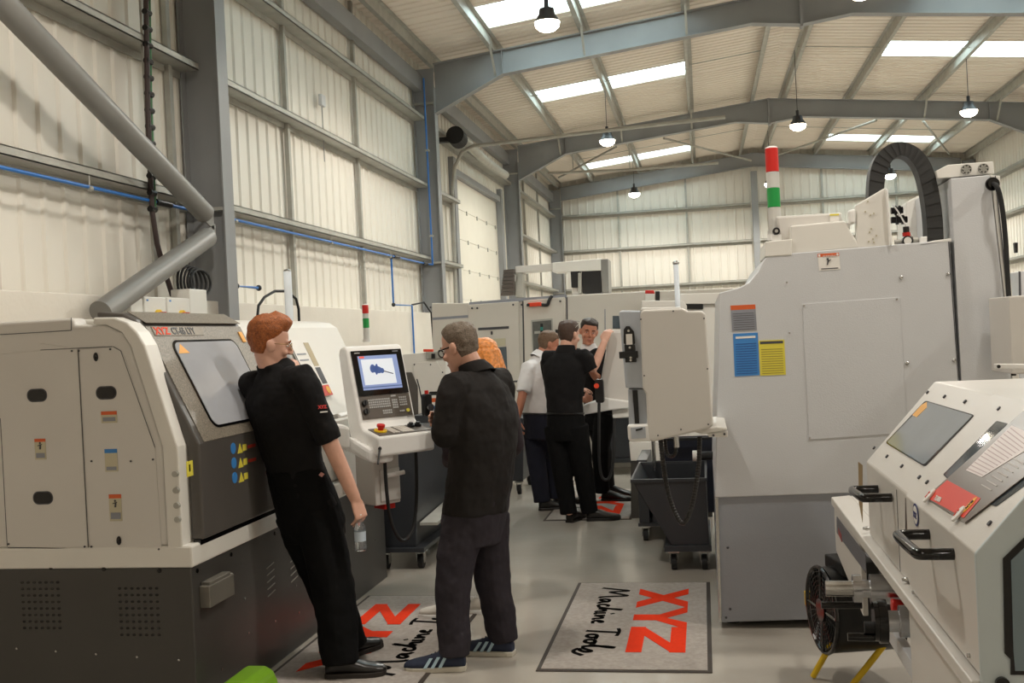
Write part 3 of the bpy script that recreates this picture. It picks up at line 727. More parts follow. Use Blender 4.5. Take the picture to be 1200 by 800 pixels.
letters('CT-65 LTY', .050, on(DYa+.245, SL-.034, .0075), (0, 1, 0), su, black, DR, 'name_lettering', bold=.0016, sx=.95)
G().prism([on(DYb-.075, SL-.085, .005), on(DYb-.035, SL-.085, .005), on(DYb-.035, SL-.025, .005), on(DYb-.075, SL-.025, .005)], sn*.004).build('orange_marker', mat('amber', (232, 160, 30), .35), DR)
G().prism([on(wy0+.02, SL-.135, .0095), on(wy0+.12, SL-.135, .0095), on(wy0+.07, SL-.085, .0095)], sn*.001).build('warning_triangle', mat('amber', (232, 160, 30), .35), DR)
# labels on the lower door face
def fl(name, y, z, w, h, m_, tri=False):
    if tri: g = G().prism([(XD, y, z), (XD, y+w, z), (XD, y+w/2, z+h)], (.002, 0, 0))
    else: g = G().box((XD, y, z), (XD+.002, y+w, z+h))
    return g.build(name, m_, DR)
for k in range(3):
    z = 1.115-k*.068
    fl('warning_triangle', 4.56, z, .052, .045, labelyel, True); fl('warning_strip', 4.615, z+.006, .04, .03, labelyel)
    G().cyl((XD, 4.515, z+.03), (XD+.002, 4.515, z+.03), .026, 20).build('blue_symbol', labelblue, DR)
    if k < 2: fl('red_strip', 4.67, z+.012, .085, .015, mat('label_dark_red', (170, 52, 36), .5))
c = at(221, 600-52, X=XD); fl('yellow_label', c.y-.02, 1.075, .055, .065, labelyel); fl('label_figure', c.y, 1.095, .012, .03, black)
# dark gap under the door
G().box((XF-.02, DYa, .762), (XF+.014, DYb+.1, .784)).build('door_track', blackgl, LT)
# pneumatic fittings beside the trim
for z in (1.055, .985, .92, .86):
    G().cyl((-2.243, YE-.004, z+.03), (-2.243, YE-.022, z+.03), .013, 12).build('fitting', galv, LT, smooth=True)
# right part: window frame, info leaflet, lower grey cabinet
hs0 = Vector((-2.23, 0, 1.18)); hs1 = Vector((-2.47, 0, 1.72)); hu = (hs1-hs0).normalized(); hn = Vector((hu.z, 0, -hu.x))
def oh(y, v, off=0): return hs0+hu*v+Vector((0, y, 0))+hn*off
G().prism(rrect(oh(5.30, .10, 0), Vector((0, .50, 0)), hu*.44, .03, 4), hn*.006).build('side_window_frame', galv, LT)
G().prism(rrect(oh(5.33, .13, .006), Vector((0, .44, 0)), hu*.38, .03, 4), hn*.002).build('side_window', gglass, LT)
# poster
PT = thing('leaflet', 'tilted information poster with red and yellow foot beside the ginger haired man', 'poster', tuple(oh(5.85, .2, .02)))
pa = lambda y, v, off: oh(y, v, off)
G().prism([pa(5.82, .12, .012), pa(6.12, .12, .012), pa(6.12, .50, .012), pa(5.82, .50, .012)], hn*.004).build('sheet', paper, PT)
def prt(nm, y0_, y1_, v0_, v1_, m_): return G().prism([pa(y0_, v0_, .017), pa(y1_, v0_, .017), pa(y1_, v1_, .017), pa(y0_, v1_, .017)], hn*.001).build(nm, m_, PT)
prt('red_foot', 5.93, 6.12, .12, .19, mat('print_red', (222, 56, 30), .5)); G().prism(rrect(pa(6.05, .13, .0185), Vector((0, .06, 0)), hu*.05, .024, 4), hn*.001).build('yellow_roundel', mat('print_yellow', (240, 170, 30), .5), PT)
prt('dark_photo', 6.04, 6.12, .20, .31, printm); prt('tan_photo', 6.04, 6.12, .32, .48, mat('print_tan', (176, 160, 126), .5)); prt('border', 5.825, 5.835, .13, .49, printm)
prt('text_line', 5.86, 6.0, .40, .41, labelgr); prt('text_line', 5.86, 6.0, .36, .37, labelgr)
# lower light cabinet at the far end of the lathe's front
G().prism([(XF, 6.0, .70), (XF+.03, 6.0, .70), (XF+.03, 6.0, 1.17), (XF, 6.0, 1.19)], (0, .80, 0)).build('lower_cabinet', cream, LT, bevel=.006)
c = at(436, 560, X=XF+.031)
G().box((XF+.03, 6.60, .79), (XF+.033, 6.72, .97)).build('info_plate', mat('plate_brown', (120, 76, 50), .5), LT)
# junction box on the dark base
c = at(240, 698, X=XF)
JB = G().box((XF, 4.20, .53), (XF+.045, 4.40, .60)).box((XF, 4.18, .49), (XF+.05, 4.42, .585)).build('junction_box', mat('box_grey', (120, 116, 108), .4, .3), LT, bevel=.004)
for y in (4.44, 4.465): G().cyl((XF, y, .57), (XF+.02, y, .57), .008, 8).build('connector', galv, LT)
# louvres and bolts on the base front
for yc in (4.88, 5.18):
    g = G()
    for k in range(5): g.obox((XF, yc, .36+k*.035), (.004, 0, 0), (0, .09, .012), (0, 0, .004))
    g.build('louvre', galv, LT)
for y, z in ((4.60, .59), (4.62, .42), (4.64, .25), (4.95, .22), (5.22, .50), (5.24, .33), (5.26, .18), (5.9, .5), (6.0, .3), (6.3, .45), (6.6, .3), (4.35, .17)):
    screws([(XF, y, z)], .006, (1, 0, 0), steel, LT)
for y in (4.17, 4.5, 5.0): screws([(XF, y, .655)], .010, (1, 0, 0), blackgl, LT)
# console arm bracket
G().prism([(-2.20, 5.75, 1.16), (-2.20, 6.25, 1.16), (-2.20, 6.25, 1.05), (-2.20, 5.75, 1.05)], (.05, 0, 0)).build('arm_mount', creamw, LT, bevel=.01)

def signal_tower(base, h, r, segs, label, stand=None, clear_only=False):
    b_ = Vector(base); t = thing('signal_tower', label, 'signal light', tuple(b_))
    G().cyl(b_, b_+Vector((0, 0, .03)), r*1.25, 20).build('foot', white, t, smooth=True)
    z = .03; 
    for frac, m_ in segs:
        G().cyl(b_+Vector((0, 0, z+.001)), b_+Vector((0, 0, z+h*frac)), r, 24).build('segment', m_, t, bevel=.003)
        z += h*frac
    G().ball(b_+Vector((0, 0, z)), (r*.98, r*.98, r*.35), n=20).build('cap', white, t, smooth=True)
    return t
b_ = at(340, 385, X=-2.9); tt = at(337, 318, X=-2.9)
t = thing('machine_lamp', 'clear tubular light stick standing on top of the left lathe', 'signal light', (b_.x, b_.y, 1.77))
G().cyl((b_.x, b_.y, 1.77), (b_.x, b_.y, tt.z-.1), .018, 16).build('stem', galv, t, smooth=True)
G().cyl((b_.x, b_.y, tt.z-.36), (b_.x, b_.y, tt.z), .028, 20).build('light_tube', mat('lit_tube', (236, 240, 242), .15, trans=.3, emit=(.9, .95, 1), estr=.12), t, smooth=True)
G().ball((b_.x, b_.y, tt.z), (.028, .028, .018)).build('cap', steel, t, smooth=True); into(t, LT)

# ================================================================== control console of the left lathe
n_ = Vector((.788, -.616, 0)).normalized(); rr = Vector((.616, .788, 0)).normalized(); UZ = Vector((0, 0, 1))
CO = at(444, 536, Y=5.62)
CC = thing('control_console', 'white tilted control console with screen and keys between the two front men', 'control panel', (CO.x, CO.y, 1.0))
def cl(x, y, z): return Vector((CO.x, CO.y, 0))+rr*x-n_*y+UZ*z
CW = .40; zb = CO.z
zs0 = zb+.115          # top of keyboard shelf front edge
# side profile: (depth, height)
pf = [(0, zb), (0, zs0), (.15, zs0+.035), (.18, zs0+.07), (.285, zs0+.50), (.31, zs0+.52), (.36, zs0+.51), (.375, zs0+.47), (.29, zb+.08), (.18, zb)]
BODY = G().prism([cl(0, d, z) for d, z in pf], rr*CW).build('body', white, CC, bevel=.018, seg=3)
fs = Vector((0, 0, 0)); d0, z0 = .1835, zs0+.09; d1, z1 = .282, zs0+.492
fu = (cl(0, d1, z1)-cl(0, d0, z0)).normalized(); FL = (cl(0, d1, z1)-cl(0, d0, z0)).length; fn = rr.cross(fu).normalized()
if fn.dot(n_) < 0: fn = -fn
def fc(u, v, off=0): return cl(u, d0, z0)+fu*v+fn*off
def plate(nm, u0, u1, v0, v1, m_, off=.002, t_=.003, par=None): return G().prism([fc(u0, v0, off), fc(u1, v0, off), fc(u1, v1, off), fc(u0, v1, off)], fn*t_).build(nm, m_, par or CC)
keyp = mat('key_panel', (92, 84, 76), .4, var=.04)
plate('key_panel', .025, CW-.02, .0, .135, keyp)
SC = plate('screen', .025, CW-.02, .137, FL-.005, blackgl, t_=.006)
dm = mat('display_blue', (120, 140, 190), .3, emit=s2l((150, 165, 205)), estr=.35)
dwh = mat('display_white', (214, 220, 228), .3, emit=s2l((214, 222, 232)), estr=.4)
u0, u1, v0, v1 = .062, CW-.06, .170, FL-.038
plate('display', u0, u1, v0, v1, dm, .008, .001, SC); plate('display_view', u0+.018, u1-.035, v0+.03, v1-.022, dwh, .0092, .0008, SC)
plate('display_red_tab', u0+.01, u0+.045, v1-.014, v1-.002, mat('display_red', (220, 80, 60), .3, emit=s2l((220, 80, 60)), estr=.4), .0092, .0008, SC)
plate('display_bar', u0, u1, v0+.012, v0+.018, mat('display_dark', (70, 90, 140), .3, emit=s2l((70, 90, 140)), estr=.4), .0092, .0008, SC)
# part model shown on the display
db = mat('display_part', (60, 84, 140), .3, emit=s2l((70, 95, 150)), estr=.4)
um, vm = (u0+u1)/2-.005, (v0+v1)/2+.012
def disc(u, v, a, b2, ang=0, m_=db, nm='display_part'):
    c_, s_ = math.cos(ang), math.sin(ang)
    return G().prism([fc(u+a*math.cos(t)*c_-b2*math.sin(t)*s_, v+a*math.cos(t)*s_+b2*math.sin(t)*c_, .0101) for t in [2*math.pi*k/20 for k in range(20)]], fn*.0006).build(nm, m_, SC)
disc(um-.045, vm+.012, .018, .026, -.2); disc(um-.015, vm+.004, .04, .022, -.2); disc(um-.018, vm+.006, .011, .034, -.2); disc(um+.02, vm-.004, .014, .016, -.2)
G().prism([fc(um+.03, vm-.004, .0101), fc(um+.03, vm-.010, .0101), fc(um+.095, vm-.030, .0101), fc(um+.095, vm-.024, .0101)], fn*.0006).build('display_bar_stock', printm, SC)
letters('SIEMENS', .010, fc(.045, FL-.022, .0085), rr, fu, white, SC, 'maker_lettering'); plate('model_mark', CW-.085, CW-.045, FL-.020, FL-.015, labelgr, .008, .001, SC)
keym = mat('key_grey', (178, 178, 176), .4)
def keys(uu, vv, nu, nv, du=.0122, dv=.0135, s=.0095, nm='key_block'):
    g = G()
    for i in range(nu):
        for j in range(nv): g.prism([fc(uu+i*du, vv+j*dv, .005), fc(uu+i*du+s, vv+j*dv, .005), fc(uu+i*du+s, vv+j*dv+s, .005), fc(uu+i*du, vv+j*dv+s, .005)], fn*.003)
    return g.build(nm, keym, CC)
keys(.082, .062, 11, 4, .0140, .0142, .0100); keys(.245, .120, 3, 1); keys(.300, .062, 4, 4, .0140, .0150); keys(.247, .050, 3, 4, .0135, .0145, .0105); keys(.17, .022, 5, 2, .0135); keys(.29, .025, 3, 1)
G().cyl(fc(.348, .030, .005), fc(.348, .030, .012), .011, 16).build('yellow_button', labelyel, CC)
for v in (.095, .045): G().cyl(fc(.052, v, .004), fc(.052, v, .022), .017, 20).obox(fc(.050, v-.014, .022), rr*.005, fu*.028, fn*.006).build('rotary_knob', black, CC, bevel=.001)
# shelf keyboard
hu_ = (cl(0, .15, zs0+.035)-cl(0, 0, zs0)).normalized(); hn_ = hu_.cross(rr).normalized()
if hn_.z < 0: hn_ = -hn_
def sh(u, v, off=0): return cl(u, 0, zs0)+hu_*v+hn_*off
G().prism([sh(.02, .012, .001), sh(CW-.012, .012, .001), sh(CW-.02, .145, .001), sh(.03, .145, .001)], hn_*.004).build('shelf_panel', keyp, CC)
g = G()
for i in range(9):
    for j in range(5):
        if i in (3,): continue
        g.prism([sh(.125+i*.0165, .025+j*.022, .005), sh(.125+i*.0165+.0135, .025+j*.022, .005), sh(.125+i*.0165+.0135, .025+j*.022+.018, .005), sh(.125+i*.0165, .025+j*.022+.018, .005)], hn_*.003)
g.build('shelf_keys', mat('key_light', (206, 198, 188), .4), CC)
G().cyl(sh(.075, .085, .005), sh(.075, .085, .012), .038, 28).build('emergency_stop_plate', yellow, CC, smooth=True)
es = G().cyl(sh(.075, .085, .012), sh(.075, .085, .028), .017, 20).cyl(sh(.075, .085, .028), sh(.075, .085, .045), .024, 24).build('emergency_stop_button', red, CC, bevel=.003)
for u in (.300, .350): G().cyl(sh(u, .10, .005), sh(u, .10, .022), .022, 18).cyl(sh(u, .10, .022), sh(u, .10, .032), .014, 18).build('override_dial', black, CC, bevel=.002)
# arm under the console, clamp lever
G().prism([cl(-.08, .16, zb+.12), cl(-.03, .05, zb+.045), cl(.06, .02, zb+.045), cl(.14, .05, zb+.045), cl(.14, .2, zb+.045), cl(-.05, .3, zb+.12)], UZ*-.085).build('support_arm', white, CC, bevel=.02)
G().prism([cl(-.08, .16, zb+.18), cl(-.15, .35, zb+.2), cl(-.10, .5, zb+.2), cl(-.02, .3, zb+.18)], UZ*-.14).build('arm_link', white, CC, bevel=.02)
G().cyl(cl(.01, .0, zb+.05), cl(-.035, -.04, zb-.03), .006, 8).ball(cl(.01, 0, zb+.05), .011).build('clamp_lever', black, CC, smooth=True)
# handwheel pendant hung on the right of the console
HP = thing('hand_pendant', 'small black hand pendant with red button on the right of the white console', 'pendant', tuple(cl(CW+.0, .12, zb+.12)))
G().prism(rrect(cl(CW-.03, .08, zb+.20), rr*.055, UZ*.13, .015), n_*.04).build('case', black, HP, bevel=.005)
G().cyl(cl(CW, .06, zb+.33), cl(CW, .06, zb+.35), .012, 12).build('red_button', red, HP)
G().cyl(cl(CW-.0, .035, zb+.25), cl(CW-.0, .02, zb+.25), .022, 16).build('dial', steel, HP)
G().tube([cl(CW-.04, .05, zb+.2), cl(CW-.055, .03, zb+.28), cl(CW-.06, .05, zb+.38), cl(CW-.05, .08, zb+.42)], .004, 8).build('cord', rubber, HP, smooth=True)
# looping black cable below console
cb = [cl(.10, .09, zb-.0), cl(.10, .09, zb-.18), cl(.115, .09, zb-.38), cl(.17, .09, zb-.50), cl(.22, .09, zb-.52), cl(.28, .09, zb-.46), cl(.32, .1, zb-.30), cl(.33, .1, zb-.1), cl(.33, .1, zb+.03)]
def smooth_path(p, it=3):
    for _ in range(it):
        q_ = [p[0]]
        for a, b2 in zip(p, p[1:]): q_ += [a*.75+b2*.25, a*.25+b2*.75]
        p = q_+[p[-1]]
    return p
tag(G().tube(smooth_path(cb), .0105, 10).build('console_cable', rubber, smooth=True), 'black cable looping down under the white console', 'cable')
# white tailstock cabinet on its column with drawer handle and red underside, behind the console
HB = thing('drawer_cabinet', 'small cream cabinet with a pull handle hanging below the white console', 'cabinet', tuple(cl(.22, .35, zb-.25)))
G().prism([cl(.11, .22, zb-.31), cl(.29, .22, zb-.31), cl(.29, .42, zb-.31), cl(.11, .42, zb-.31)], UZ*.36).build('case', cream, HB, bevel=.008)
G().prism([cl(.145, .21, zb-.29), cl(.285, .21, zb-.29), cl(.285, .21, zb-.10), cl(.145, .21, zb-.10)], -n_*.012).build('drawer_front', cream, HB, bevel=.004)
G().cyl(cl(.165, .17, zb-.135), cl(.275, .15, zb-.125), .013, 12).cyl(cl(.19, .21, zb-.14), cl(.19, .17, zb-.135), .008, 8).cyl(cl(.255, .21, zb-.13), cl(.255, .155, zb-.13), .008, 8).build('handle', white, HB, smooth=True)
G().prism([cl(.19, .25, zb-.345), cl(.27, .25, zb-.345), cl(.27, .36, zb-.345), cl(.19, .36, zb-.345)], UZ*.033).build('red_underside', red, HB, bevel=.004)

# ================================================================== swarf conveyor bin behind
SB = thing('swarf_cart', 'dark steel chip cart on castors behind the white console', 'cart', (-2.0, 7.6, 0))
def castor(t, x, y, r=.05, tilt=0):
    c_ = G().box((x-.04, y-.04, r*2+.015), (x+.04, y+.04, r*2+.03)).box((x-.028, y-.03, r*.8), (x-.022, y+.03, r*2+.015)).box((x+.022, y-.03, r*.8), (x+.028, y+.03, r*2+.015)).build('castor', steel, t, bevel=.002)
    G().cyl((x-.018, y, r), (x+.018, y, r), r, 24).build('wheel', rubber, c_, bevel=.004)
    G().cyl((x-.020, y, r), (x+.020, y, r), r*.35, 16).build('wheel_hub', steel, c_)
    return c_
cart = mat('dark_cart_paint', (50, 53, 58), .4, var=.08)
G().prism([(-2.33, 7.05, .16), (-2.05, 7.05, .16), (-2.0, 7.05, .95), (-2.33, 7.05, .95)], (0, .95, 0)).build('hopper', cart, SB, bevel=.005)
G().prism([(-2.33, 7.0, .13), (-1.98, 7.0, .13), (-1.98, 8.0, .13), (-2.33, 8.0, .13)], (0, 0, .03)).build('chassis', cart, SB, bevel=.003)
G().prism([(-2.03, 7.1, .30), (-1.90, 7.1, .30), (-1.90, 7.95, .34), (-2.03, 7.95, .34)], (0, 0, .02)).build('side_ledge', galv, SB)
for x, y in ((-2.28, 7.08), (-2.03, 7.1), (-2.26, 7.9), (-2.03, 7.92)): castor(SB, x, y)
SB2 = thing('swarf_conveyor', 'tall dark chip conveyor housing beside the third lathe', 'conveyor', (-2.1, 8.6, 0))
G().prism([(-2.35, 8.15, .12), (-1.86, 8.15, .12), (-1.86, 8.15, .72), (-2.1, 8.15, 1.0), (-2.35, 8.15, 1.0)], (0, .9, 0)).build('housing', cart, SB2, bevel=.006)
G().cyl((-1.90, 8.2, .84), (-1.90, 8.9, .84), .02, 12).build('push_bar', white, SB2, smooth=True)
for x, y in ((-2.25, 8.25), (-1.93, 8.25), (-2.25, 8.95), (-1.93, 8.95)): castor(SB2, x, y)

# ================================================================== third machine: small lathe with its end facing us
TL = thing('bench_lathe', 'cream lathe end seen between the white console and the grey haired man', 'lathe', (-2.7, 9.8, 0))
y3 = 9.3
q_ = lambda px, py: at(px, py, Y=y3)
def sec(pts, name, m_, d=.05, off=0.0, bv=.006, par=None): return G().prism([tuple(q_(*p_)+Vector((0, off, 0))) for p_ in pts], (0, d, 0)).build(name, m_, par or TL, bevel=bv)
sec([(462, 416), (522, 411), (524, 520), (478, 530), (462, 540)], 'end_panel', creamw, .9)
sec([(470, 436), (483, 436), (490, 452), (491, 500), (476, 510), (468, 500)], 'door_side', darkdoor, .02, -.02)
sec([(484, 425), (512, 423), (519, 436), (521, 500), (493, 505)], 'end_cover', creamw, .01, -.01, .002)
sec([(450, 532), (524, 520), (524, 605), (450, 605)], 'base', dark, .9, .02)
G().prism(rrect(q_(503, 463)+Vector((0, -.013, 0)), (.088, 0, 0), (0, 0, .034), .017, 5), (0, .002, 0)).build('hand_hole', blackgl, TL)
for a, b2, m_ in (((504, 471), (514, 466), labelor), ((504, 475), (514, 471), paper), ((504, 484), (515, 475), labelblue)):
    A, B = q_(*a), q_(*b2); G().box((A.x, y3-.013, A.z), (B.x, y3-.011, B.z)).build('safety_label', m_, TL)
for c_ in ((486, 427), (505, 427), (519, 436)): G().cyl(q_(*c_)+Vector((0, -.01, 0)), q_(*c_)+Vector((0, -.016, 0)), .007, 8).build('screw', printm, TL)
sec([(500, 412), (524, 411), (524, 419), (500, 420)], 'top_box', galv, .2, -.03, .003); sec([(507, 414), (511, 414), (511, 420), (507, 420)], 'top_knob', black, .02, -.05, .001)
sec([(497, 412), (508, 412), (508, 409), (497, 409)], 'orange_valve', orange, .04, -.03, .002)
into(signal_tower(tuple(at(430, 401, Y=9.6)), .33, .031, [(.33, frost), (.28, green), (.14, frost), (.25, red)], 'slim red and green signal tower above the white console'), TL)
G().box((-3.6, y3+.3, .75), (-3.05, y3+.9, 1.58)).box((-3.6, y3+.3, 0), (-3.05, y3+.9, .75)).build('control_cabinet', creamw, TL, bevel=.01)
# ================================================================== far row: long grey machining cell
YF_ = 12.3
fp = lambda px, py, y=YF_: at(px, py, Y=y)
FM = thing('machining_centre', 'long light grey machining cell across the hall behind the group of three men', 'milling machine', (-1.6, 13, 0))
def fsec(pts, name, m_, d=.02, off=0.0, bv=.004, par=None): return G().prism([tuple(fp(*p_)+Vector((0, off, 0))) for p_ in pts], (0, d, 0)).build(name, m_, par or FM, bevel=bv)
fsec([(506, 355), (550, 355), (664, 346), (664, 560), (510, 560)], 'housing', farp, 1.8, .0, .01)
fsec([(664, 346), (760, 341), (860, 337), (860, 560), (664, 560)], 'housing', farp, 1.8, .001, .01)
fsec([(550, 354), (664, 345), (664, 349), (550, 358)], 'top_edge', labelgr, .02, -.012, .002)
D1 = fsec([(549, 357), (608, 353), (612, 540), (553, 545)], 'door', farp, .03, -.03)
fsec([(561, 384), (597, 382), (597, 385), (561, 387)], 'recess_line', printm, .01, -.036, 0, D1)
fsec([(576, 388), (578, 388), (578, 392), (576, 392)], 'lock', printm, .02, -.05, 0, D1); 
fsec([(578, 397), (593, 396), (593, 405), (578, 406)], 'label_plate', labeltan, .004, -.036, 0, D1)
fsec([(581, 407), (594, 406), (596, 450), (583, 452)], 'window', dglass, .004, -.036, 0, D1)
fsec([(507, 372), (549, 369), (549, 372), (507, 375)], 'seam', labelgr, .004, -.004, 0)
D2 = fsec([(614, 352), (662, 348), (664, 540), (618, 545)], 'door', farp, .03, -.03)
fsec([(623, 375), (648, 373), (650, 427), (625, 430)], 'window_frame', galv, .006, -.036, 0, D2)
fsec([(624.5, 377), (646.5, 375), (648.5, 425), (626.5, 428)], 'window_pane', inner, .004, -.042, 0, D2)
fsec([(627, 388), (645, 387), (645, 390), (627, 391)], 'fixture', galv, .004, -.047, 0, D2)
fsec([(634, 379), (637, 379), (637, 390), (634, 390)], 'spindle_nose', black, .004, -.050, 0, D2); fsec([(634, 383), (637, 383), (637, 387), (634, 387)], 'teal_fixture', mat('teal', (40, 130, 120), .4), .004, -.054, 0, D2)
fsec([(651.5, 386), (654.5, 386), (654.5, 395), (651.5, 395)], 'door_handle', black, .03, -.06, .003, D2)
fsec([(612, 349), (613.5, 349), (617, 540), (615, 540)], 'seam', printm, .004, -.006, 0)
fsec([(663.5, 348), (665, 348), (668, 540), (667, 540)], 'seam', printm, .004, -.006, 0)
fsec([(708.5, 362), (709.5, 362), (711, 540), (710, 540)], 'seam', labelgr, .004, -.006, 0)
fsec([(718, 370), (727, 370), (727, 385), (718, 385)], 'side_window', dglass, .004, -.006, 0)
fsec([(600, 446), (612, 445), (612, 447), (600, 448)], 'seam', printm, .004, -.036, 0)
for c_ in ((554, 361), (560, 361), (602, 357), (612, 357), (620, 356), (657, 353), (505.5, 360)): G().cyl(fp(*c_)+Vector((0, -.03, 0)), fp(*c_)+Vector((0, -.045, 0)), .012, 8).build('bolt', printm, FM)
lk = fsec([(620, 355), (635, 354), (636, 358.5), (621, 359.5)], 'interlock_switch', orange, .04, -.08, .005, D2)
fsec([(618.5, 356), (622, 356), (622, 359), (618.5, 359)], 'switch_end', black, .04, -.09, .004, D2)
G().tube(smooth_path([fp(634, 357)+Vector((0, -.06, 0)), fp(643, 358)+Vector((0, -.06, 0)), fp(644, 352)+Vector((0, -.06, 0)), fp(647, 347)+Vector((0, -.03, 0))]), .02, 8).build('switch_cable', rubber, D2, smooth=True)
fsec([(510, 520), (664, 520), (664, 575), (512, 575)], 'base', dark, 1.7, .02); fsec([(664, 520), (860, 520), (860, 565), (664, 575)], 'base', dark, 1.7, .021)
# tool changer frame on top (black and cream gantry)
GT = thing('gantry_loader', 'cream beam with black panels standing on top of the far machining cell', 'machine', tuple(fp(650, 345, 12.8)))
gs = lambda pts, nm, m_, d=.3, off=0., bv=.006: G().prism([tuple(fp(*p_, 12.8)+Vector((0, off, 0))) for p_ in pts], (0, d, 0)).build(nm, m_, GT, bevel=bv)
gs([(604, 312), (650, 308), (650, 316), (604, 320)], 'beam', cream); gs([(648, 308), (705, 303), (705, 317), (648, 319)], 'beam', creamw, .4, -.05)
gs([(704, 304), (713, 303.5), (714, 343), (706, 343)], 'end_post', tubep, .4, -.05)
gs([(682, 318), (705, 317), (705, 343), (683, 344)], 'black_panel', black, .3, -.03); gs([(669, 318), (679, 317), (679, 337), (670, 337)], 'black_head', black, .25, -.04)
gs([(678, 320), (682, 320), (682, 344), (678, 344)], 'tool_rack', galv, .1, -.06); gs([(670, 337), (680, 336), (680, 345), (670, 345)], 'stand', cream, .2)
gs([(604, 320), (612, 320), (612, 348), (604, 348)], 'left_post', galv, .2); gs([(603, 322), (607, 322), (607, 330), (603, 330)], 'bracket', creamw, .1)
g = G()
for k in range(7): g.prism([tuple(fp(*p_, 12.7)) for p_ in ((590-k*.5, 316+k*4.4), (602, 315+k*4.4), (602, 319+k*4.4), (589.5-k*.5, 320+k*4.4))], (0, .2, 0))
tag(g.build('cable_chain', mat('chain_brown', (88, 80, 74), .5), bevel=.004), 'ribbed grey cable chain hanging at the left end of the far gantry', 'cable chain')
SBX = thing('beacon_box', 'small box with red top lamp on the far machining cell', 'signal light', tuple(fp(762, 352)))
G().prism([tuple(fp(*p_, 11.9)) for p_ in ((756, 344), (767, 344), (767, 354), (756, 354))], (0, .12, 0)).build('box', creamw, SBX, bevel=.005)
G().prism([tuple(fp(*p_, 11.9)) for p_ in ((756, 340), (766, 340), (767, 344), (756, 344))], (0, .12, 0)).build('red_lamp', red, SBX, bevel=.005)
G().prism([tuple(fp(*p_, 11.95)) for p_ in ((768, 341), (773, 341), (773, 354), (768, 354))], (0, .12, 0)).build('black_cap', black, SBX, bevel=.005); into(SBX, FM)
# antenna-like lamp stick behind control box
a_ = fp(794, 352, 9.0); b_ = fp(792, 308, 9.0)
t = thing('machine_lamp', 'thin clear lamp stick rising behind the cream control box', 'signal light', tuple(a_+Vector((0, 0, -.3))))
G().cyl(a_+Vector((0, 0, -.3)), b_, .022, 14).build('light_tube', mat('lit_tube', (236, 240, 242)), t, smooth=True); G().ball(b_, (.03, .03, .022)).build('cap', steel, t, smooth=True)
# machine seen just left of the big grey mill (cream top and dark slot)
MM = thing('machining_centre', 'cream machine top half hidden behind the control box and the grey mill', 'milling machine', (0, 9.3, 0))
ms = lambda pts, nm, m_, d=.3, off=0., bv=.006: G().prism([tuple(fp(*p_, 9.0)+Vector((0, off, 0))) for p_ in pts], (0, d, 0)).build(nm, m_, MM, bevel=bv)
ms([(752, 352), (800, 352), (805, 358), (805, 520), (752, 520)], 'housing', creamw, 1.2); ms([(795, 344), (880, 342), (880, 356), (795, 356)], 'top_cover', creamw, .6, .02)
ms([(797, 356), (824, 356), (824, 362), (797, 362)], 'dark_slot', black, .3, .03); ms([(800, 356), (842, 356), (842, 520), (800, 520)], 'housing', creamw, 1.0, .06)
ms([(738, 516), (775, 516), (775, 538), (740, 538)], 'pillar', creamw, .5, -.1); ms([(740, 538), (835, 538), (835, 610), (740, 610)], 'base', dark, 1.0, -.08)
# dark machine base with castors left of the bins and beside the group
t = thing('swarf_cart', 'dark low cart with castors beyond the central operator panel', 'cart', tuple(at(722, 545, Z=0)))
q0 = at(705, 556, Z=0)
G().box((q0.x-.05, q0.y, .18), (q0.x+.42, q0.y+.45, .78)).build('hopper', cart, t, bevel=.01); G().box((q0.x-.06, q0.y-.01, .13), (q0.x+.44, q0.y+.47, .18)).build('chassis', cart, t, bevel=.003)
for x, y in ((q0.x+.02, q0.y+.06), (q0.x+.36, q0.y+.06), (q0.x+.02, q0.y+.4), (q0.x+.36, q0.y+.4)): castor(t, x, y)
# dark machine and trolley left of the white shirted man
t = thing('swarf_cart', 'dark cart on castors behind the grey haired man, left of the white shirted man', 'cart', tuple(at(603, 575, Z=0)))
q0 = at(600, 580, Z=0)
G().prism([(q0.x-.55, q0.y, .14), (q0.x+.12, q0.y, .14), (q0.x+.16, q0.y, .78), (q0.x-.55, q0.y, .88)], (0, .8, 0)).build('hopper', cart, t, bevel=.01); 
for x, y in ((q0.x-.45, q0.y+.06), (q0.x+.07, q0.y+.06), (q0.x-.45, q0.y+.7), (q0.x+.07, q0.y+.7)): castor(t, x, y)

# central operator panel, seen edge on, where the men look
OPn = thing('operator_panel', 'tall cream operator panel seen edge on with a man resting a hand on its top', 'control panel', tuple(at(715, 480, Y=8.9)))
op = lambda px, py, y=8.9: at(px, py, Y=y)
G().prism([op(714, 388), op(728, 388), op(738, 400), op(740, 472), op(706, 472), op(703, 450)], (0, .14, 0)).build('housing', cream, OPn, bevel=.015)
G().prism([op(682, 475, 8.85), op(708, 466, 8.85), op(738, 470, 8.85), op(738, 478, 8.85), op(713, 481, 8.85), op(684, 486, 8.85)], (0, .22, 0)).build('keyboard_shelf', white, OPn, bevel=.012)
G().prism([op(717, 479), op(738, 476), op(738, 489), op(718, 490)], (0, .2, 0)).build('arm', creamw, OPn, bevel=.008)
G().prism([op(717, 386), op(727, 386), op(727, 390), op(717, 390)], (0, .1, 0)).build('top_handle', white, OPn, bevel=.004)
HP2 = thing('hand_pendant', 'black hand pendant with orange button on the central operator panel shelf', 'pendant', tuple(op(702, 472, 8.75)))
G().prism(rrect(op(698, 472, 8.72), op(708, 472, 8.72)-op(698, 472, 8.72), (0, 0, .20), .02), (0, .06, 0)).build('case', black, HP2, bevel=.006)
G().cyl(op(699, 452, 8.72), op(699, 452, 8.68), .022, 12).build('orange_button', orange, HP2)
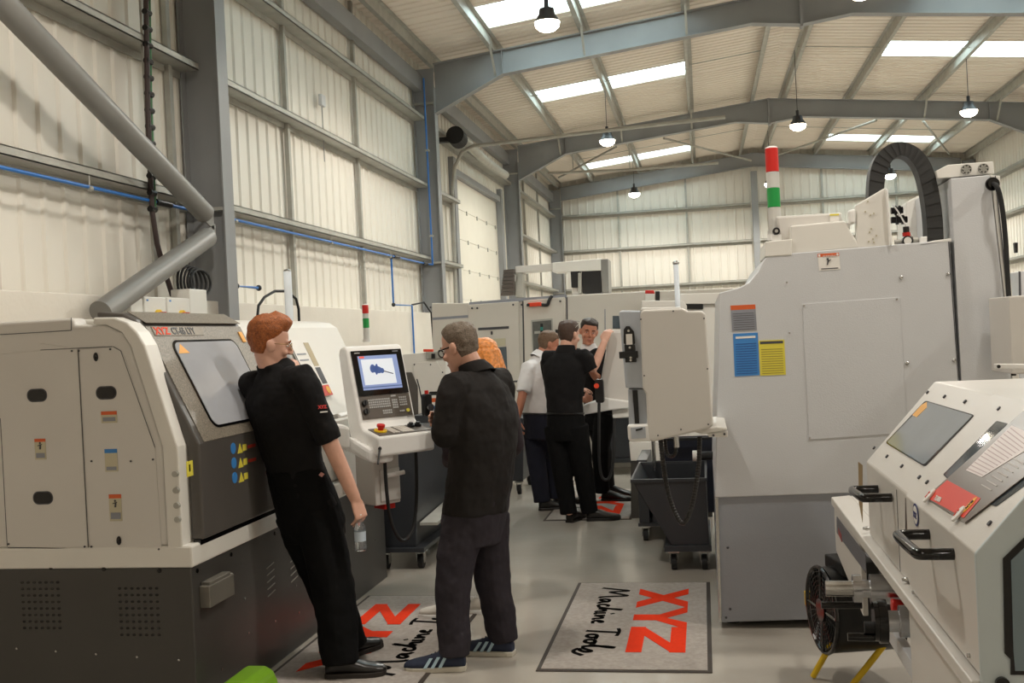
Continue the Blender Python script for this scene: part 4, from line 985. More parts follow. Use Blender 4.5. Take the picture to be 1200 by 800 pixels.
tag(G().tube(smooth_path([op(702, 472, 8.74), op(702, 500, 8.74), op(702, 545, 8.74), op(706, 562, 8.74), op(714, 562, 8.74), op(719, 545, 8.74), op(720, 490, 8.8)]), .013, 8).build('pendant_cable', rubber, smooth=True), 'black cable looping down from the hand pendant in front of the dark trousers', 'cable')

# ================================================================== control box of the grey mill
YC = 5.0
c5 = lambda px, py, y=YC: at(px, py, Y=y)
KB = thing('control_box', 'cream tilted control box with black phone shaped bracket left of the grey mill', 'control panel', tuple(c5(780, 520)))
G().prism([c5(750, 367), c5(753, 363), c5(800, 361), c5(806, 364), c5(823, 364), c5(827, 368), c5(836, 498), c5(831, 502), c5(764, 518), c5(759, 514), c5(757, 462), c5(753, 455)], (0, .36, 0)).build('housing', cream, KB, bevel=.012, seg=3)
G().prism([c5(725, 366, 5.04), c5(728, 363.5, 5.04), c5(751, 364, 5.03), c5(756, 455, 5.03), c5(733, 454.5, 5.04)], (0, .30, 0)).build('screen_head', mat('pale_blue_grey', (184, 190, 198), .4), KB, bevel=.008)
G().prism([c5(752, 360.5, 5.02), c5(797, 359.5, 5.02), c5(799, 362, 5.02), c5(750, 364, 5.02)], (0, .3, 0)).build('top_lip', white, KB, bevel=.004)
G().prism([c5(736, 456, 5.06), c5(758, 456, 5.06), c5(759, 500, 5.06), c5(737, 498, 5.06)], (0, .24, 0)).build('side_recess', mat('pale_blue_grey'  , (184, 190, 198), .4), KB)
G().prism([c5(741, 457, 5.045), c5(747, 457, 5.045), c5(749, 496, 5.045), c5(744, 496, 5.045)], (0, .012, 0)).build('black_rail', black, KB)
G().prism([c5(735, 498, 5.0), c5(760, 497, 5.0), c5(763, 517, 5.0), c5(740, 518, 5.0), c5(736, 515, 5.0)], (0, .3, 0)).build('tray', white, KB, bevel=.008)
G().prism([c5(739, 501, 4.992), c5(756, 500, 4.992), c5(757, 513, 4.992), c5(740, 514, 4.992)], (0, .006, 0)).build('tray_recess', mat('pale_blue_grey', (184, 190, 198)), KB); G().prism([c5(745, 503, 4.985), c5(753, 501, 4.985), c5(753, 503, 4.985), c5(745, 505, 4.985)], (0, .006, 0)).build('tray_slot', black, KB)
H_ = thing('handset_bracket', 'black handset shaped bracket fixed on the cream control box', 'bracket', tuple(c5(740, 425, 5.0)))
yb = 5.03
G().prism([c5(731, 386, yb), c5(734, 382, yb), c5(738, 382, yb), c5(741, 386, yb), c5(743, 388, yb), c5(744.5, 402, yb), c5(743, 404, yb), c5(733.5, 404, yb), c5(731, 402, yb)], (0, -.012, 0)).build('upper_plate', black, H_, bevel=.002)
G().prism([c5(733.5, 391.5, yb-.012), c5(740.8, 391, yb-.012), c5(741.3, 403.5, yb-.012), c5(734, 404, yb-.012)], (0, -.003, 0)).build('pale_insert', paper, H_)
G().prism([c5(732, 403.8, yb), c5(744, 403.8, yb), c5(746, 424, yb), c5(733, 424.5, yb)], (0, -.014, 0)).build('lower_plate', black, H_, bevel=.002)
G().prism([c5(725.5, 412, yb-.005), c5(747.5, 411, yb-.005), c5(748, 419, yb-.005), c5(726, 420, yb-.005)], (0, -.012, 0)).build('cross_plate', black, H_, bevel=.002)
for c_ in ((736.5, 387.5), (738, 407), (739, 419), (739, 422)): G().cyl(c5(*c_, yb-.012), c5(*c_, yb-.019), .006, 8).build('screw', steel, H_)
for c_ in ((751, 374), (789, 364.5), (825, 373), (829, 432), (755, 440), (830, 497), (798, 503), (771, 510)): G().cyl(c5(*c_), c5(*c_)+Vector((0, -.004, 0)), .004, 8).build('screw', printm, KB)
G().cyl(c5(792, 511, 5.12), c5(793, 524, 5.12), .014, 16).build('cable_gland', steel, KB, smooth=True)
# arm carrying it
AR = thing('support_arm', 'small cream bracket arm joining the control box to the grey mill', 'bracket', tuple(c5(830, 510, 5.2)))
G().prism([c5(811, 505, 5.05), c5(840, 500, 5.05), c5(852, 501, 5.05), c5(852, 504, 5.05), c5(823, 509, 5.05)], (0, .6, 0)).build('arm', creamw, AR, bevel=.006)
G().prism([c5(828, 508, 5.06), c5(853, 505, 5.06), c5(853, 512, 5.06), c5(831, 512, 5.06)], (0, .03, 0)).build('skirt', creamw, AR, bevel=.003)
for c_ in ((836, 510), (849, 508.5)): G().cyl(c5(*c_, 5.06), c5(*c_, 5.05), .006, 8).build('bolt', printm, AR)
# corrugated hoses
def hose(pts, r, label, seg=True):
    p = smooth_path([Vector(x) for x in pts], 3); L = [0]
    for a, b2 in zip(p, p[1:]): L.append(L[-1]+(b2-a).length)
    n = int(L[-1]/.007); out = []; rad = []
    j = 0
    for i in range(n+1):
        s_ = L[-1]*i/n
        while j < len(L)-2 and L[j+1] < s_: j += 1
        f_ = (s_-L[j])/max(1e-9, L[j+1]-L[j]); out.append(p[j].lerp(p[j+1], f_)); rad.append(r if i % 2 else r*.82)
    return tag(G().tube(out, rad, 10).build('corrugated_hose', mat('hose_black', (30, 29, 28), .35), smooth=False), label, 'hose')
hose([c5(774, 512, 5.15), c5(777, 545, 5.15), c5(784, 585, 5.1), c5(797, 614, 5.1), c5(804, 612, 5.1), c5(812, 590, 5.1), c5(819, 550, 5.15), c5(820, 512, 5.2)], .013, 'black corrugated hose hanging in a loop below the cream control box')
hose([c5(792, 524, 5.12), c5(792, 531, 5.12), c5(788, 535, 5.14), c5(781, 533, 5.2), c5(779, 512, 5.25)], .010, 'short black hose curling from the metal gland under the control box')

# ================================================================== big grey mill
YM = 5.6
mp = lambda px, py, y=YM: at(px, py, Y=y)
VM = thing('milling_machine', 'big light grey milling machine on the right with blue and yellow notices', 'milling machine', (1.0, 6.6, 0))
def vm(pts, nm, m_, d=.05, off=0., bv=.005, par=None): return G().prism([tuple(mp(*p_)+Vector((0, off, 0))) for p_ in pts], (0, d, 0)).build(nm, m_, par or VM, bevel=bv)
vm([(843, 343), (866, 337), (878, 331), (888, 319), (899, 299), (1113, 281), (1125, 460), (1131, 573), (838, 583)], 'side_panel', greyp, 1.9)
vm([(839, 582), (1150, 570), (1160, 720), (843, 730)], 'base_panel', bluegrey, 1.9, .012)
vm([(848, 731), (1150, 722), (1150, 757), (860, 757)], 'shadow_plinth', mat('shadow_plinth_dark', (40, 41, 48), .5), 1.6, .25)  # set-back block, coloured dark as the shadow under the mill base
for px in (859, 1010): 
    c_ = mp(px, 735, 5.75); G().cyl((c_.x, 5.75, 0), (c_.x, 5.75, .02), .04, 16).cyl((c_.x, 5.75, .02), (c_.x, 5.75, .14), .022, 14).build('levelling_foot', blackgl, VM, smooth=True)
vm([(940, 356), (1054, 348), (1063, 507), (948, 515)], 'access_panel', greyp, .004, -.0035, .0015)
for c_ in ((942, 358), (1051, 350.5), (949, 513), (922, 331), (925, 390), (833, 640)): 
    if c_[0] > 840: G().cyl(mp(*c_)+Vector((0, -.004, 0)), mp(*c_)+Vector((0, -.008, 0)), .005, 8).build('screw', steel, VM)
for c_ in ((1056, 325), (1111, 321), (1063, 425.5), (1118, 422)): G().ball(mp(*c_)+Vector((0, -.002, 0)), (.011, .007, .011)).build('dome_bolt', steel, VM, smooth=True)
for c_ in ((853, 642), (856, 714), (851, 724), (1000, 650)): G().ball(mp(*c_)+Vector((0, .011, 0)), (.007, .006, .007)).build('bolt', printm, VM, smooth=True)
vm([(1111, 283), (1112.5, 283), (1124.5, 460), (1123.5, 460)], 'seam', printm, .002, -.001, 0)
# front edge strip with hinge bolts
g = G()
for k in range(9):
    c_ = mp(839, 380+k*44); g.ball((c_.x-.003 if c_.x < .1 else .03, YM+.03, c_.z), (.007, .01, .01))
vm([(838, 583), (842, 583), (846, 730), (843, 730)], 'hinge_strip', steel, .01, -.002, .002)
# notices
def notice(px0, py0, px1, py1, skew, nm, cols, par=VM):
    a, b2, c_, d_ = mp(px0, py0), mp(px1, py0-skew), mp(px1+2, py1-skew), mp(px0+2, py1)
    g = G(); ms_ = []
    for v0, v1, m_, *uu in cols:
        u0_, u1_ = uu if uu else (0, 1)
        def bl(u, v): return (d_.lerp(c_, u)).lerp(a.lerp(b2, u), v)
        if m_ not in ms_: ms_.append(m_)
        g.mi(ms_.index(m_)); off = Vector((0, -.002 if not uu else -.0028, 0))
        g.prism([bl(u0_, v0)+off*0, bl(u1_, v0), bl(u1_, v1), bl(u0_, v1)], off)
    return g.build(nm, ms_, par)
lines = lambda n, m_, a=.08, b2=.92, v0=.05, v1=.8: [(v0+(v1-v0)*k/n, v0+(v1-v0)*k/n+.018, m_, a, b2) for k in range(n)]
notice(856, 358, 885, 388, 1.5, 'grey_notice', [(0, .82, labelgr), (.82, 1, labelor)]+lines(8, printm, v1=.75))
notice(859, 391, 888, 441, 1.5, 'blue_notice', [(0, 1, labelblue), (.88, .93, paper, .1, .9)]+lines(13, mat('notice_dark_blue', (40, 84, 150), .5)))
notice(889, 399, 919, 440, 1.2, 'yellow_notice', [(0, 1, labelyel), (.90, .97, printm, .05, .95)]+lines(11, mat('notice_olive', (150, 136, 60), .5)))
notice(958, 297.5, 983, 317, 1.5, 'warning_notice', [(0, .80, paper), (.80, 1, labelor), (.83, .97, paper, .03, .12), (.83, .97, paper, .88, .97), (.06, .12, printm, .1, .9)])
c_ = mp(970, 307); G().ball(c_+Vector((0, -.004, .015)), (.006, .001, .006)).obox(c_+Vector((-.006, -.004, -.015)), (.006, 0, 0), (.006, 0, .028), (0, -.001, 0)).obox(c_+Vector((-.002, -.004, -.002)), (.018, 0, .012), (0, 0, .005), (0, -.001, 0)).build('warning_figure', printm, VM)
letters('WARNING', .014, mp(963, 301.5)+Vector((.004, -.0032, 0)), (1, 0, 0), (0, 0, 1), paper, VM, 'warning_lettering')
# top structures
vm([(897, 283), (928, 280), (928, 299), (896, 301)], 'front_cap', creamw, .5, -.004)
vm([(911, 251), (990, 246), (990, 292), (918, 298)], 'top_cover', cream, .8, .10, .012)
vm([(927, 264), (990, 258), (1009, 290), (927, 298)], 'top_box', creamw, .5, .01, .008)
vm([(975, 248.5), (986, 248), (986, 257), (975, 257.5)], 'small_label', paper, .003, .095, 0); vm([(975, 248.5), (986, 248), (986, 250), (975, 250.5)], 'small_label_band', labelyel, .003, .093, 0)
vm([(994, 246), (1003, 244), (1003, 262), (995, 263)], 'bottle_cap', white, .05, .0, .012); vm([(992, 260), (997, 259), (997, 269), (992, 269)], 'bottle_spout', white, .03, .02, .006)
CB = thing('machine_column_cover', 'cream slanted head cover standing on the grey mill before the cable chain', 'cover', tuple(mp(1020, 288, 5.62)))
g5 = lambda pts, nm, m_, d, y: G().prism([tuple(at(px, py, Y=y)) for px, py in pts], (0, d, 0)).build(nm, m_, CB, bevel=.006)
g5([(1003, 240), (1035, 221), (1038, 220), (1045, 288), (1004, 291)], 'side_plate', creamw, .05, 5.61)
g5([(1038, 220), (1041, 222), (1046, 287), (1043, 288)], 'edge_plate', white, .08, 5.585)
G().prism([tuple(at(px, py, Y=6.5)) for px, py in ((1062, 237), (1084, 225), (1086, 285), (1063, 287))], (0, .3, 0)).build('rear_plate', creamw, CB, bevel=.006)
for c_ in ((1017, 236), (1014, 248), (1020, 252), (1024, 250), (1019, 272), (1023, 280), (1027, 276), (1018, 283), (1024, 284), (1021, 268)): G().cyl(at(*c_, Y=5.61), at(*c_, Y=5.606), .0045, 8).build('screw', labeltan, CB)
g = G()
for c_ in ((1044, 247, 1058, 246), (1044, 258, 1063, 257)): 
    A, B = at(c_[0], c_[1], Y=5.9), at(c_[2], c_[3], Y=5.9); g.cyl(A, B, .018, 12); g.cyl(A.lerp(B, .3), A.lerp(B, .45), .026, 12); g.cyl(A.lerp(B, .65), A.lerp(B, .8), .026, 12)
g.build('pneumatic_valves', black, VM, smooth=True)
RG = thing('air_regulator', 'round air pressure gauge with red collar on top of the grey mill', 'gauge', tuple(mp(1066, 285)))
c_ = mp(1066, 281)+Vector((0, .05, 0))
G().cyl(c_, c_+Vector((0, .05, 0)), .026, 20).build('body', black, RG, smooth=True); G().cyl(c_+Vector((0, -.004, 0)), c_, .019, 20).build('dial', paper, RG, smooth=True)
G().cyl(c_+Vector((0, .03, .025)), c_+Vector((0, .03, .045)), .02, 16).build('red_collar', red, RG, smooth=True); G().cyl(c_+Vector((0, .03, .045)), c_+Vector((0, .03, .075)), .016, 16).build('knob', black, RG, smooth=True)
G().cyl(c_+Vector((-.06, .03, 0)), c_+Vector((.06, .03, -.005)), .012, 12).cyl(c_+Vector((.03, .03, 0)), c_+Vector((.055, .03, 0)), .022, 12).build('fitting', galv, RG, smooth=True)
G().tube(smooth_path([c_+Vector((.03, .03, .02)), c_+Vector((.0, .05, .09)), c_+Vector((-.03, .08, .17)), c_+Vector((-.05, .1, .2))]), .004, 6).build('air_line', white, RG, smooth=True)
vm([(1078, 286), (1093, 282), (1115, 279), (1115, 283), (1078, 288)], 'top_lip', white, .1, .0, .003)
vm([(1080, 277), (1088, 276), (1088, 283), (1080, 284)], 'small_bracket', white, .04, .03, .003)
# cable chain arch
yc_ = 5.67
def cc_(px, py): return at(px, py, Y=yc_)
outer = [(1018, 255), (1018, 212), (1022, 190), (1033, 174), (1050, 165), (1068, 168), (1083, 178), (1094, 197), (1101, 225), (1105, 255), (1106, 284)]
inner_ = [(1035, 255), (1036, 215), (1040, 198), (1046, 187), (1055, 181), (1064, 184), (1072, 193), (1078, 208), (1083, 232), (1086, 258), (1087, 284)]
CH = thing('cable_chain', 'big black arched cable chain over the grey mill', 'cable chain', tuple(cc_(1095, 284)))
def dens(p, n=2):
    p = [Vector((a, b2, 0)) for a, b2 in p]
    for _ in range(n):
        q2 = [p[0]]
        for a, b2 in zip(p, p[1:]): q2 += [a*.75+b2*.25, a*.25+b2*.75]
        p = q2+[p[-1]]
    return p
oo, ii = dens(outer), dens(inner_)
G().prism([cc_(v.x, v.y) for v in oo]+[cc_(v.x, v.y) for v in ii[::-1]], (0, .11, 0)).build('links', mat('chain_black', (42, 42, 42), .55), CH)
g = G()
for k in range(0, len(oo)-1, 2): 
    a, b2 = cc_(oo[k].x, oo[k].y), cc_(oo[k+1].x, oo[k+1].y); a2, b3 = cc_(ii[k].x, ii[k].y), cc_(ii[k+1].x, ii[k+1].y)
    g.prism([a.lerp(a2, .03), b2.lerp(b3, .03), b2.lerp(b3, .97), a.lerp(a2, .97)], (0, -.003, 0))
g.build('link_side_plates', mat('chain_side', (46, 46, 46), .55), CH)
# tower
TW = thing('electrical_tower', 'tall light grey electrical cabinet at the back of the grey mill with two fans on top', 'cabinet', tuple(mp(1140, 460, 5.7)))
tw = lambda pts, nm, m_, y, d, bv=.006, par=None: G().prism([tuple(at(px, py, Y=y)) for px, py in pts], (0, d, 0)).build(nm, m_, par or TW, bevel=bv)
tw([(1114, 209), (1160, 205), (1182, 400), (1193, 568), (1133, 568)], 'cabinet', greyp, 5.605, .9, .004)
tw([(1161, 205), (1172, 206), (1192, 400), (1202, 568), (1194, 568), (1183, 400)], 'door_edge', creamw, 5.62, .9, .003)
tw([(1166, 206), (1167, 206), (1187, 400), (1186, 400)], 'door_seam', printm, 5.612, .006, 0)
tw([(1099, 203), (1111, 208), (1116, 284), (1104, 284)], 'side_fin', cream, 6.1, .4)
FB = tw([(1097, 200), (1111, 193), (1164, 189), (1165, 203), (1112, 208), (1099, 209)], 'fan_box', creamw, 5.64, .5, .003)
for px in (1132.5, 1152.5):
    c_ = at(px, 198.5 if px < 1140 else 197.5, Y=5.63); g = G().cyl(c_, c_+Vector((0, .004, 0)), .026, 24); g.build('fan_opening', black, FB)
    g = G()
    for k in range(7):
        a = 2*math.pi*k/7; g.obox(c_+Vector((0, -.004, 0)), (math.cos(a)*.024, 0, math.sin(a)*.024), (math.cos(a+1.2)*.007, 0, math.sin(a+1.2)*.007), (0, .003, 0))
    for r_ in (.024, .014): g.tube([c_+Vector((math.cos(a)*r_, -.004, math.sin(a)*r_)) for a in [2*math.pi*j/24 for j in range(25)]], .0018, 6)
    g.build('fan_guard', galv, FB)
g_ = at(1162, 216, Y=5.59); G().cyl(g_+Vector((0, .012, 0)), g_+Vector((0, -.04, 0)), .026, 20).cyl(g_+Vector((0, -.01, 0)), g_+Vector((0, -.02, 0)), .034, 20).build('cable_gland', blackgl, TW, smooth=True)
str(G().tube(smooth_path([g_+Vector((0, -.03, 0)), at(1168, 217, Y=5.52), at(1173, 232, Y=5.53), at(1178, 270, Y=5.54), at(1181, 330, Y=5.54), at(1184, 375, Y=5.54), at(1188, 440, Y=5.54)]), .012, 12).build('power_cable', rubber, VM, smooth=True).name)
tw([(1189, 284), (1193, 284), (1193, 296), (1190, 296)], 'door_latch', black, 5.6, .03, .002)
ST = signal_tower(tuple(mp(909, 281, 5.75)), .475, .034, [(.30, frost), (.22, green), (.18, frost), (.27, red)], 'tall red white and green signal tower on the front corner of the grey mill')
c_ = mp(909.5, 271, 5.70); KS = t = thing('key_switch', 'small black round hinge joint at the foot of the mill signal tower', 'switch', tuple(c_))
G().cyl(c_+Vector((0, -.02, 0)), c_+Vector((0, .02, 0)), .019, 20).build('ring', black, t, smooth=True); G().cyl(c_+Vector((0, -.024, 0)), c_+Vector((0, -.02, 0)), .009, 16).build('hub', steel, t, smooth=True); G().box(tuple(c_+Vector((-.025, -.01, -.05))), tuple(c_+Vector((.025, .03, -.018)))).build('bracket', white, t, bevel=.003)
for a_ in (KS, ST, CB, RG, CH, TW): into(a_, VM)
into(AR, KB); into(H_, KB)
# cream cabinet and bar at right edge
t = thing('electrical_cabinet', 'cream cabinet at the right edge of the picture beside the electrical tower', 'cabinet', tuple(at(1190, 440, Y=5.2)))
G().prism([at(1182, 347, Y=5.2), at(1215, 345, Y=5.2), at(1215, 438, Y=5.2), at(1186, 438, Y=5.2)], (0, .35, 0)).build('case', cream, t, bevel=.006)
a = at(1168, 432, Y=5.0)
G().obox(a, (.25, 0, -.012), (0, .05, 0), (0, 0, .022)).build('ledge_bar', white, t, bevel=.003); G().cyl(a+Vector((.008, -.001, .01)), a+Vector((.008, -.006, .01)), .008, 10).build('bolt', black, t)
# white upright behind the right edge
t = thing('machine_housing', 'pale machine corner behind the tower at the far right edge', 'machine', tuple(at(1195, 500, Y=7.0)))
G().prism([at(1193, 318, Y=7.2), at(1230, 316, Y=7.2), at(1230, 520, Y=7.2), at(1196, 520, Y=7.2)], (0, .6, 0)).build('case', greyp, t, bevel=.006)
G().prism([at(1193.5, 318, Y=7.2), at(1196, 318, Y=7.2), at(1198, 400, Y=7.2), at(1195, 400, Y=7.2)], (0, -.003, 0)).build('seam', printm, t)

# ---------------- dark chip bins left of the mill
def bin_(c, w, d, h, label, zl=.2):
    x, y = c; t = thing('chip_bin', label, 'bin', (x+w/2, y+d/2, 0)); pr = [(x, y, h), (x+w, y, h), (x+w, y, zl), (x+w*.52, y, zl)]
    g = G()
    # open topped tipping hopper with sloping front
    n = [(x, h), (x+w*.5, zl), (x+w, zl), (x+w, h)]
    for (xa, za), (xb, zb2) in zip(n, n[1:]): g.prism([(xa, y, za), (xb, y, zb2), (xb+.004, y, zb2+.006), (xa+.004, y, za+.006)], (0, d, 0))
    for yy_ in (y, y+d-.006): g.prism([(a, yy_, b2) for a, b2 in n], (0, .006, 0))
    g.build('hopper', cart, t, bevel=.002)
    g = G()
    for yy_ in (y-.012, y+d-.004): g.box((x-.01, yy_, h-.012), (x+w+.01, yy_+.016, h+.012))
    for xx in (x-.012, x+w-.004): g.box((xx, y, h-.012), (xx+.016, y+d, h+.012))
    g.build('rim', cart, t, bevel=.003)
    box('chassis', (x+w*.40, y-.02, zl-.04), (x+w+.02, y+d+.02, zl), cart, t, bevel=.003)
    return t
b1 = bin_((-.51, 6.95), .48, .9, .60, 'dark steel tipping chip bin on a castor under the control box', .17)
for x, y in ((-.26, 7.0), (-.06, 7.0), (-.26, 7.78), (-.06, 7.78)): castor(b1, x, y, .05)
b2_ = thing('chip_bin', 'dark steel cart with castor behind the tipping bin', 'bin', (-.3, 8.0, 0))
G().box((-.54, 7.92, .14), (-.46, 8.6, .62)).box((-.44, 7.95, .12), (-.05, 8.6, .40)).build('tank', cart, b2_, bevel=.005)
G().box((-.55, 7.92, .115), (-.04, 8.6, .14)).build('chassis', cart, b2_)
for x, y in ((-.50, 7.97), (-.50, 8.5), (-.1, 7.97)): castor(b2_, x, y, .045)
t = thing('machine_bed', 'dark navy machine bed with white pipe end behind the hanging hoses', 'machine', (0, 8.0, 0))
nav = mat('navy_panel', (24, 28, 44), .45)
G().prism([at(778, 512, Y=7.9), at(838, 510, Y=7.9), at(838, 600, Y=7.9), at(778, 600, Y=7.9)], (0, .02, 0)).build('panel', nav, t)
a = at(817, 534, Y=7.0); G().cyl(a, a+Vector((.12, 0, 0)), .028, 18).build('pipe', rubber, t, smooth=True); G().cyl(a+Vector((-.03, 0, 0)), a, .036, 18).build('pipe_cap', white, t, smooth=True)
G().obox(at(775, 517, Y=7.8), (.36, 0, 0), (0, .04, 0), (0, 0, .02)).build('rail', rubber, t)
G().cyl((-.40, 7.8, .55), (-.40, 7.8, 1.05), .015, 10).build('rod', steel, t)

# ================================================================== right foreground lathe
RL_ = thing('manual_lathe', 'cream lathe in the right foreground with sloping windowed guard', 'lathe', (1.1, 3.2, 0))
XR = .545; zL1 = 1.10; XT = .785; zT = 1.372; YN, YFr = 2.30, 3.83
gp = [(XR, .84), (XR, zL1), (XT, zT), (1.45, zT), (1.45, .84)]
Gd = G().prism([(x, YN, z) for x, z in gp], (0, YFr-YN, 0)).build('sliding_guard', cream, RL_, bevel=.006, seg=2)
gu = Vector((XT-XR, 0, zT-zL1)).normalized(); gn = Vector((-gu.z, 0, gu.x)); GL = (Vector((XT-XR, 0, zT-zL1))).length
def og(y, v, off=0): return Vector((XR, y, zL1))+gu*v+gn*off
def inv(px, py):
    """place on the sloping guard face seen at a picture position"""
    d = CF*FPX+CR*(px-600)-CU*(py-400); o = Vector((0, 0, CAMZ)); p0 = Vector((XR, 0, zL1)); t_ = (p0-o).dot(gn)/d.dot(gn); return o+d*t_
# far and near doors overlap: a raised second skin on the nearer half
js = inv(1110, 530).y
Gn = G().prism([(XR-.010, YN-.004, .845), (XR-.010, YN-.004, zL1+.003), (XT-.008, YN-.004, zT+.008), (XT+.02, YN-.004, zT+.008), (XT+.02, YN-.004, zT-.01), (XT, YN-.004, zT-.01), (XR+.004, YN-.004, zL1-.004), (XR+.004, YN-.004, .845)], (0, js-YN, 0)).build('near_guard_door', cream, RL_, bevel=.003)
def gpoly(pts, nm, m_, off=.001, t_=.002, par=None, grow=None): return G().prism([inv(*p_)+gn*off for p_ in pts], gn*t_).build(nm, m_, par or RL_)
def rc(pts, r=3, n=4):
    """round the corners of a picture-space polygon"""
    out = []; N = len(pts)
    for i in range(N):
        p0_, p1_, p2_ = Vector(pts[i-1]), Vector(pts[i]), Vector(pts[(i+1) % N]); a = p1_+(p0_-p1_).normalized()*min(r, (p0_-p1_).length*.4); b2 = p1_+(p2_-p1_).normalized()*min(r, (p2_-p1_).length*.4)
        for k in range(n+1):
            f_ = k/n; out.append(tuple(a*(1-f_)**2+p1_*2*f_*(1-f_)+b2*f_*f_))
    return out
gpoly(rc([(1085, 469.5), (1142.5, 486.5), (1084, 547), (1038, 519)]), 'window_gasket', blackgl, .0008, .0015)
gpoly(rc([(1086.5, 471), (1140.5, 487.5), (1083.5, 545), (1040, 518.5)]), 'window_pane', mat('pane_grey', (150, 158, 164), .08, spec=.9), .002, .001)
gpoly([(1081, 475), (1087, 471.5), (1087, 478), (1075, 489.5), (1070, 487)], 'yellow_label', mat('label_amber', (226, 160, 40), .5), .003, .0008)
for c_ in ((1087.5, 460), (1107.5, 465), (1131.5, 471), (1158.5, 477.5), (1025, 525), (1040, 535), (1057.5, 546.5), (1078, 559.5)): G().cyl(inv(*c_), inv(*c_)+gn*.005, .0065, 10).build('screw', printm, RL_)
for c_ in ((1175, 482), (1090.5, 568), (1165, 617)): G().cyl(inv(*c_)+gn*.008, inv(*c_)+gn*.014, .0065, 10).build('screw', printm, RL_)
gpoly(rc([(1172, 496), (1186, 499.5), (1117, 566.5), (1109, 559)], 2), 'slot_gasket', blackgl, .0095, .0015)
gpoly(rc([(1173, 498), (1184, 500.5), (1117, 564.5), (1111, 559)], 2), 'slot_window', dglass, .0105, .001)
gpoly(rc([(1215, 545), (1245, 545), (1172, 597), (1157, 592)], 2), 'slot_window', dglass, .0105, .001)
# leaflet clipped to the guard
LF = thing('leaflet', 'brochure with red foot clipped to the sloping guard of the right lathe', 'poster', tuple(inv(1140, 590)))
off0 = .013
gpoly([(1090, 587), (1205, 486), (1290, 500), (1137, 617)], 'sheet', mat('brochure_brown', (112, 100, 92), .3, spec=.8), off0, .002, LF)
gpoly([(1092, 587.5), (1116, 567), (1156, 589), (1136, 612)], 'red_foot', mat('print_red', (222, 56, 30), .3), off0+.0022, .0008, LF)
gpoly([(1138, 555.5), (1192, 503), (1230, 520), (1157, 564)], 'text_block', mat('text_block_pink', (226, 214, 212), .4), off0+.0022, .0008, LF)
g = G()
for k in range(14):
    f_ = k/14; a = Vector((1140+54*f_, 554-51*f_)); b2 = Vector((1158+60*f_, 562-40*f_)); g.prism([inv(*a)+gn*(off0+.0031), inv(*b2)+gn*(off0+.0031), inv(*(b2+Vector((1.0, -.7))))+gn*(off0+.0031), inv(*(a+Vector((1.0, -.9))))+gn*(off0+.0031)], gn*.0003)
g.build('text_lines', mat('faint_ink', (190, 168, 168), .5), LF)
g = G()
for k in range(7):
    f_ = k/7; a = Vector((1156+44*f_, 573-36*f_)); g.prism([inv(*a)+gn*(off0+.0023), inv(*(a+Vector((12, 7))))+gn*(off0+.0023), inv(*(a+Vector((13.3, 6))))+gn*(off0+.0023), inv(*(a+Vector((1.3, -1))))+gn*(off0+.0023)], gn*.0008)
g.build('heading_lines', mat('faint_white', (196, 190, 186), .5), LF)
a, b2 = inv(1101, 590), inv(1126, 603); c2 = inv(1108, 579)
letters('TURN', .020, a+gn*(off0+.004), (b2-a), (c2-a), paper, LF, 'foot_lettering', bold=.0005)
cr = inv(1143, 597)+gn*(off0+.0032); eu = (inv(1150, 590)-inv(1137, 604)).normalized(); ev = gn.cross(eu)
G().prism([cr+eu*.024*math.cos(t_)+ev*.012*math.sin(t_) for t_ in [2*math.pi*k/28 for k in range(28)]], gn*.0008).build('yellow_oval', mat('print_yellow', (240, 170, 30), .4), LF)
letters('XYZ', .013, cr-eu*.012-ev*.005+gn*.0012, eu, ev, printm, LF, 'oval_lettering')
for c_, w in (((1096, 586), 'upper'), ((1131, 608), 'lower')):
    c3 = inv(*c_)+gn*(off0+.003); fu_ = (inv(1131, 608)-inv(1096, 586)).normalized(); fv_ = gn.cross(fu_)
    t = thing('paper_clip_magnet', 'white round tabbed clip holding the %s corner of the brochure' % w, 'clip', tuple(c3))
    G().prism([c3+fu_*.014*math.cos(t_)+fv_*.022*math.sin(t_) for t_ in [2*math.pi*k/24 for k in range(24)]], gn*.006).build('tab', white, t, bevel=.0015)
    letters('XYZ', .010, c3-fv_*.010-fu_*.003+gn*.0063, fv_, -fu_, orange, t, 'clip_lettering')
# vertical front face items
XV = XR-.001
fx = lambda px, py, x=XR: at(px, py, X=x)
G().prism([fx(1062, 583), fx(1068, 587), fx(1068, 640), fx(1062, 622)], (-.003, 0, 0)).build('dark_strip', mat('strip_brown', (84, 70, 64), .4), RL_)
cb_ = fx(1074, 603, XR-.010); g = G().prism([cb_+Vector((-.0012, .034*math.cos(t_), .030*math.sin(t_))) for t_ in [2*math.pi*k/28 for k in range(28)]], (-.0015, 0, 0)); g.build('oval_badge', mat('badge_blue', (28, 40, 110), .4), RL_)
g = G().prism([cb_+Vector((-.0027, .028*math.cos(t_), .024*math.sin(t_))) for t_ in [2*math.pi*k/28 for k in range(28)]], (-.0006, 0, 0)); g.build('badge_field', paper, RL_)
letters('XYZ', .022, cb_+Vector((-.0036, .024, -.008)), (0, -1, 0), (0, 0, 1), mat('badge_blue', (28, 40, 110)), RL_, 'badge_lettering', bold=.0006)
def dhandle(pa, pb, label):
    """black D handle standing off the guard face; pa, pb feet in the picture"""
    a, b3 = at(*pa, X=XR-.004), at(*pb, X=XR-.004); o = Vector((-.085, 0, 0)); d = (b3-a).normalized()*.022
    return G().tube(smooth_path([a, a+o*.9, a+o+d*.6, b3+o-d*.6, b3+o*.9, b3], 2), .0135, 16).build('pull_handle', blackgl, RL_, smooth=True)
dhandle((1029, 573), (1045, 583), ''); dhandle((1092, 626), (1121, 649), '')
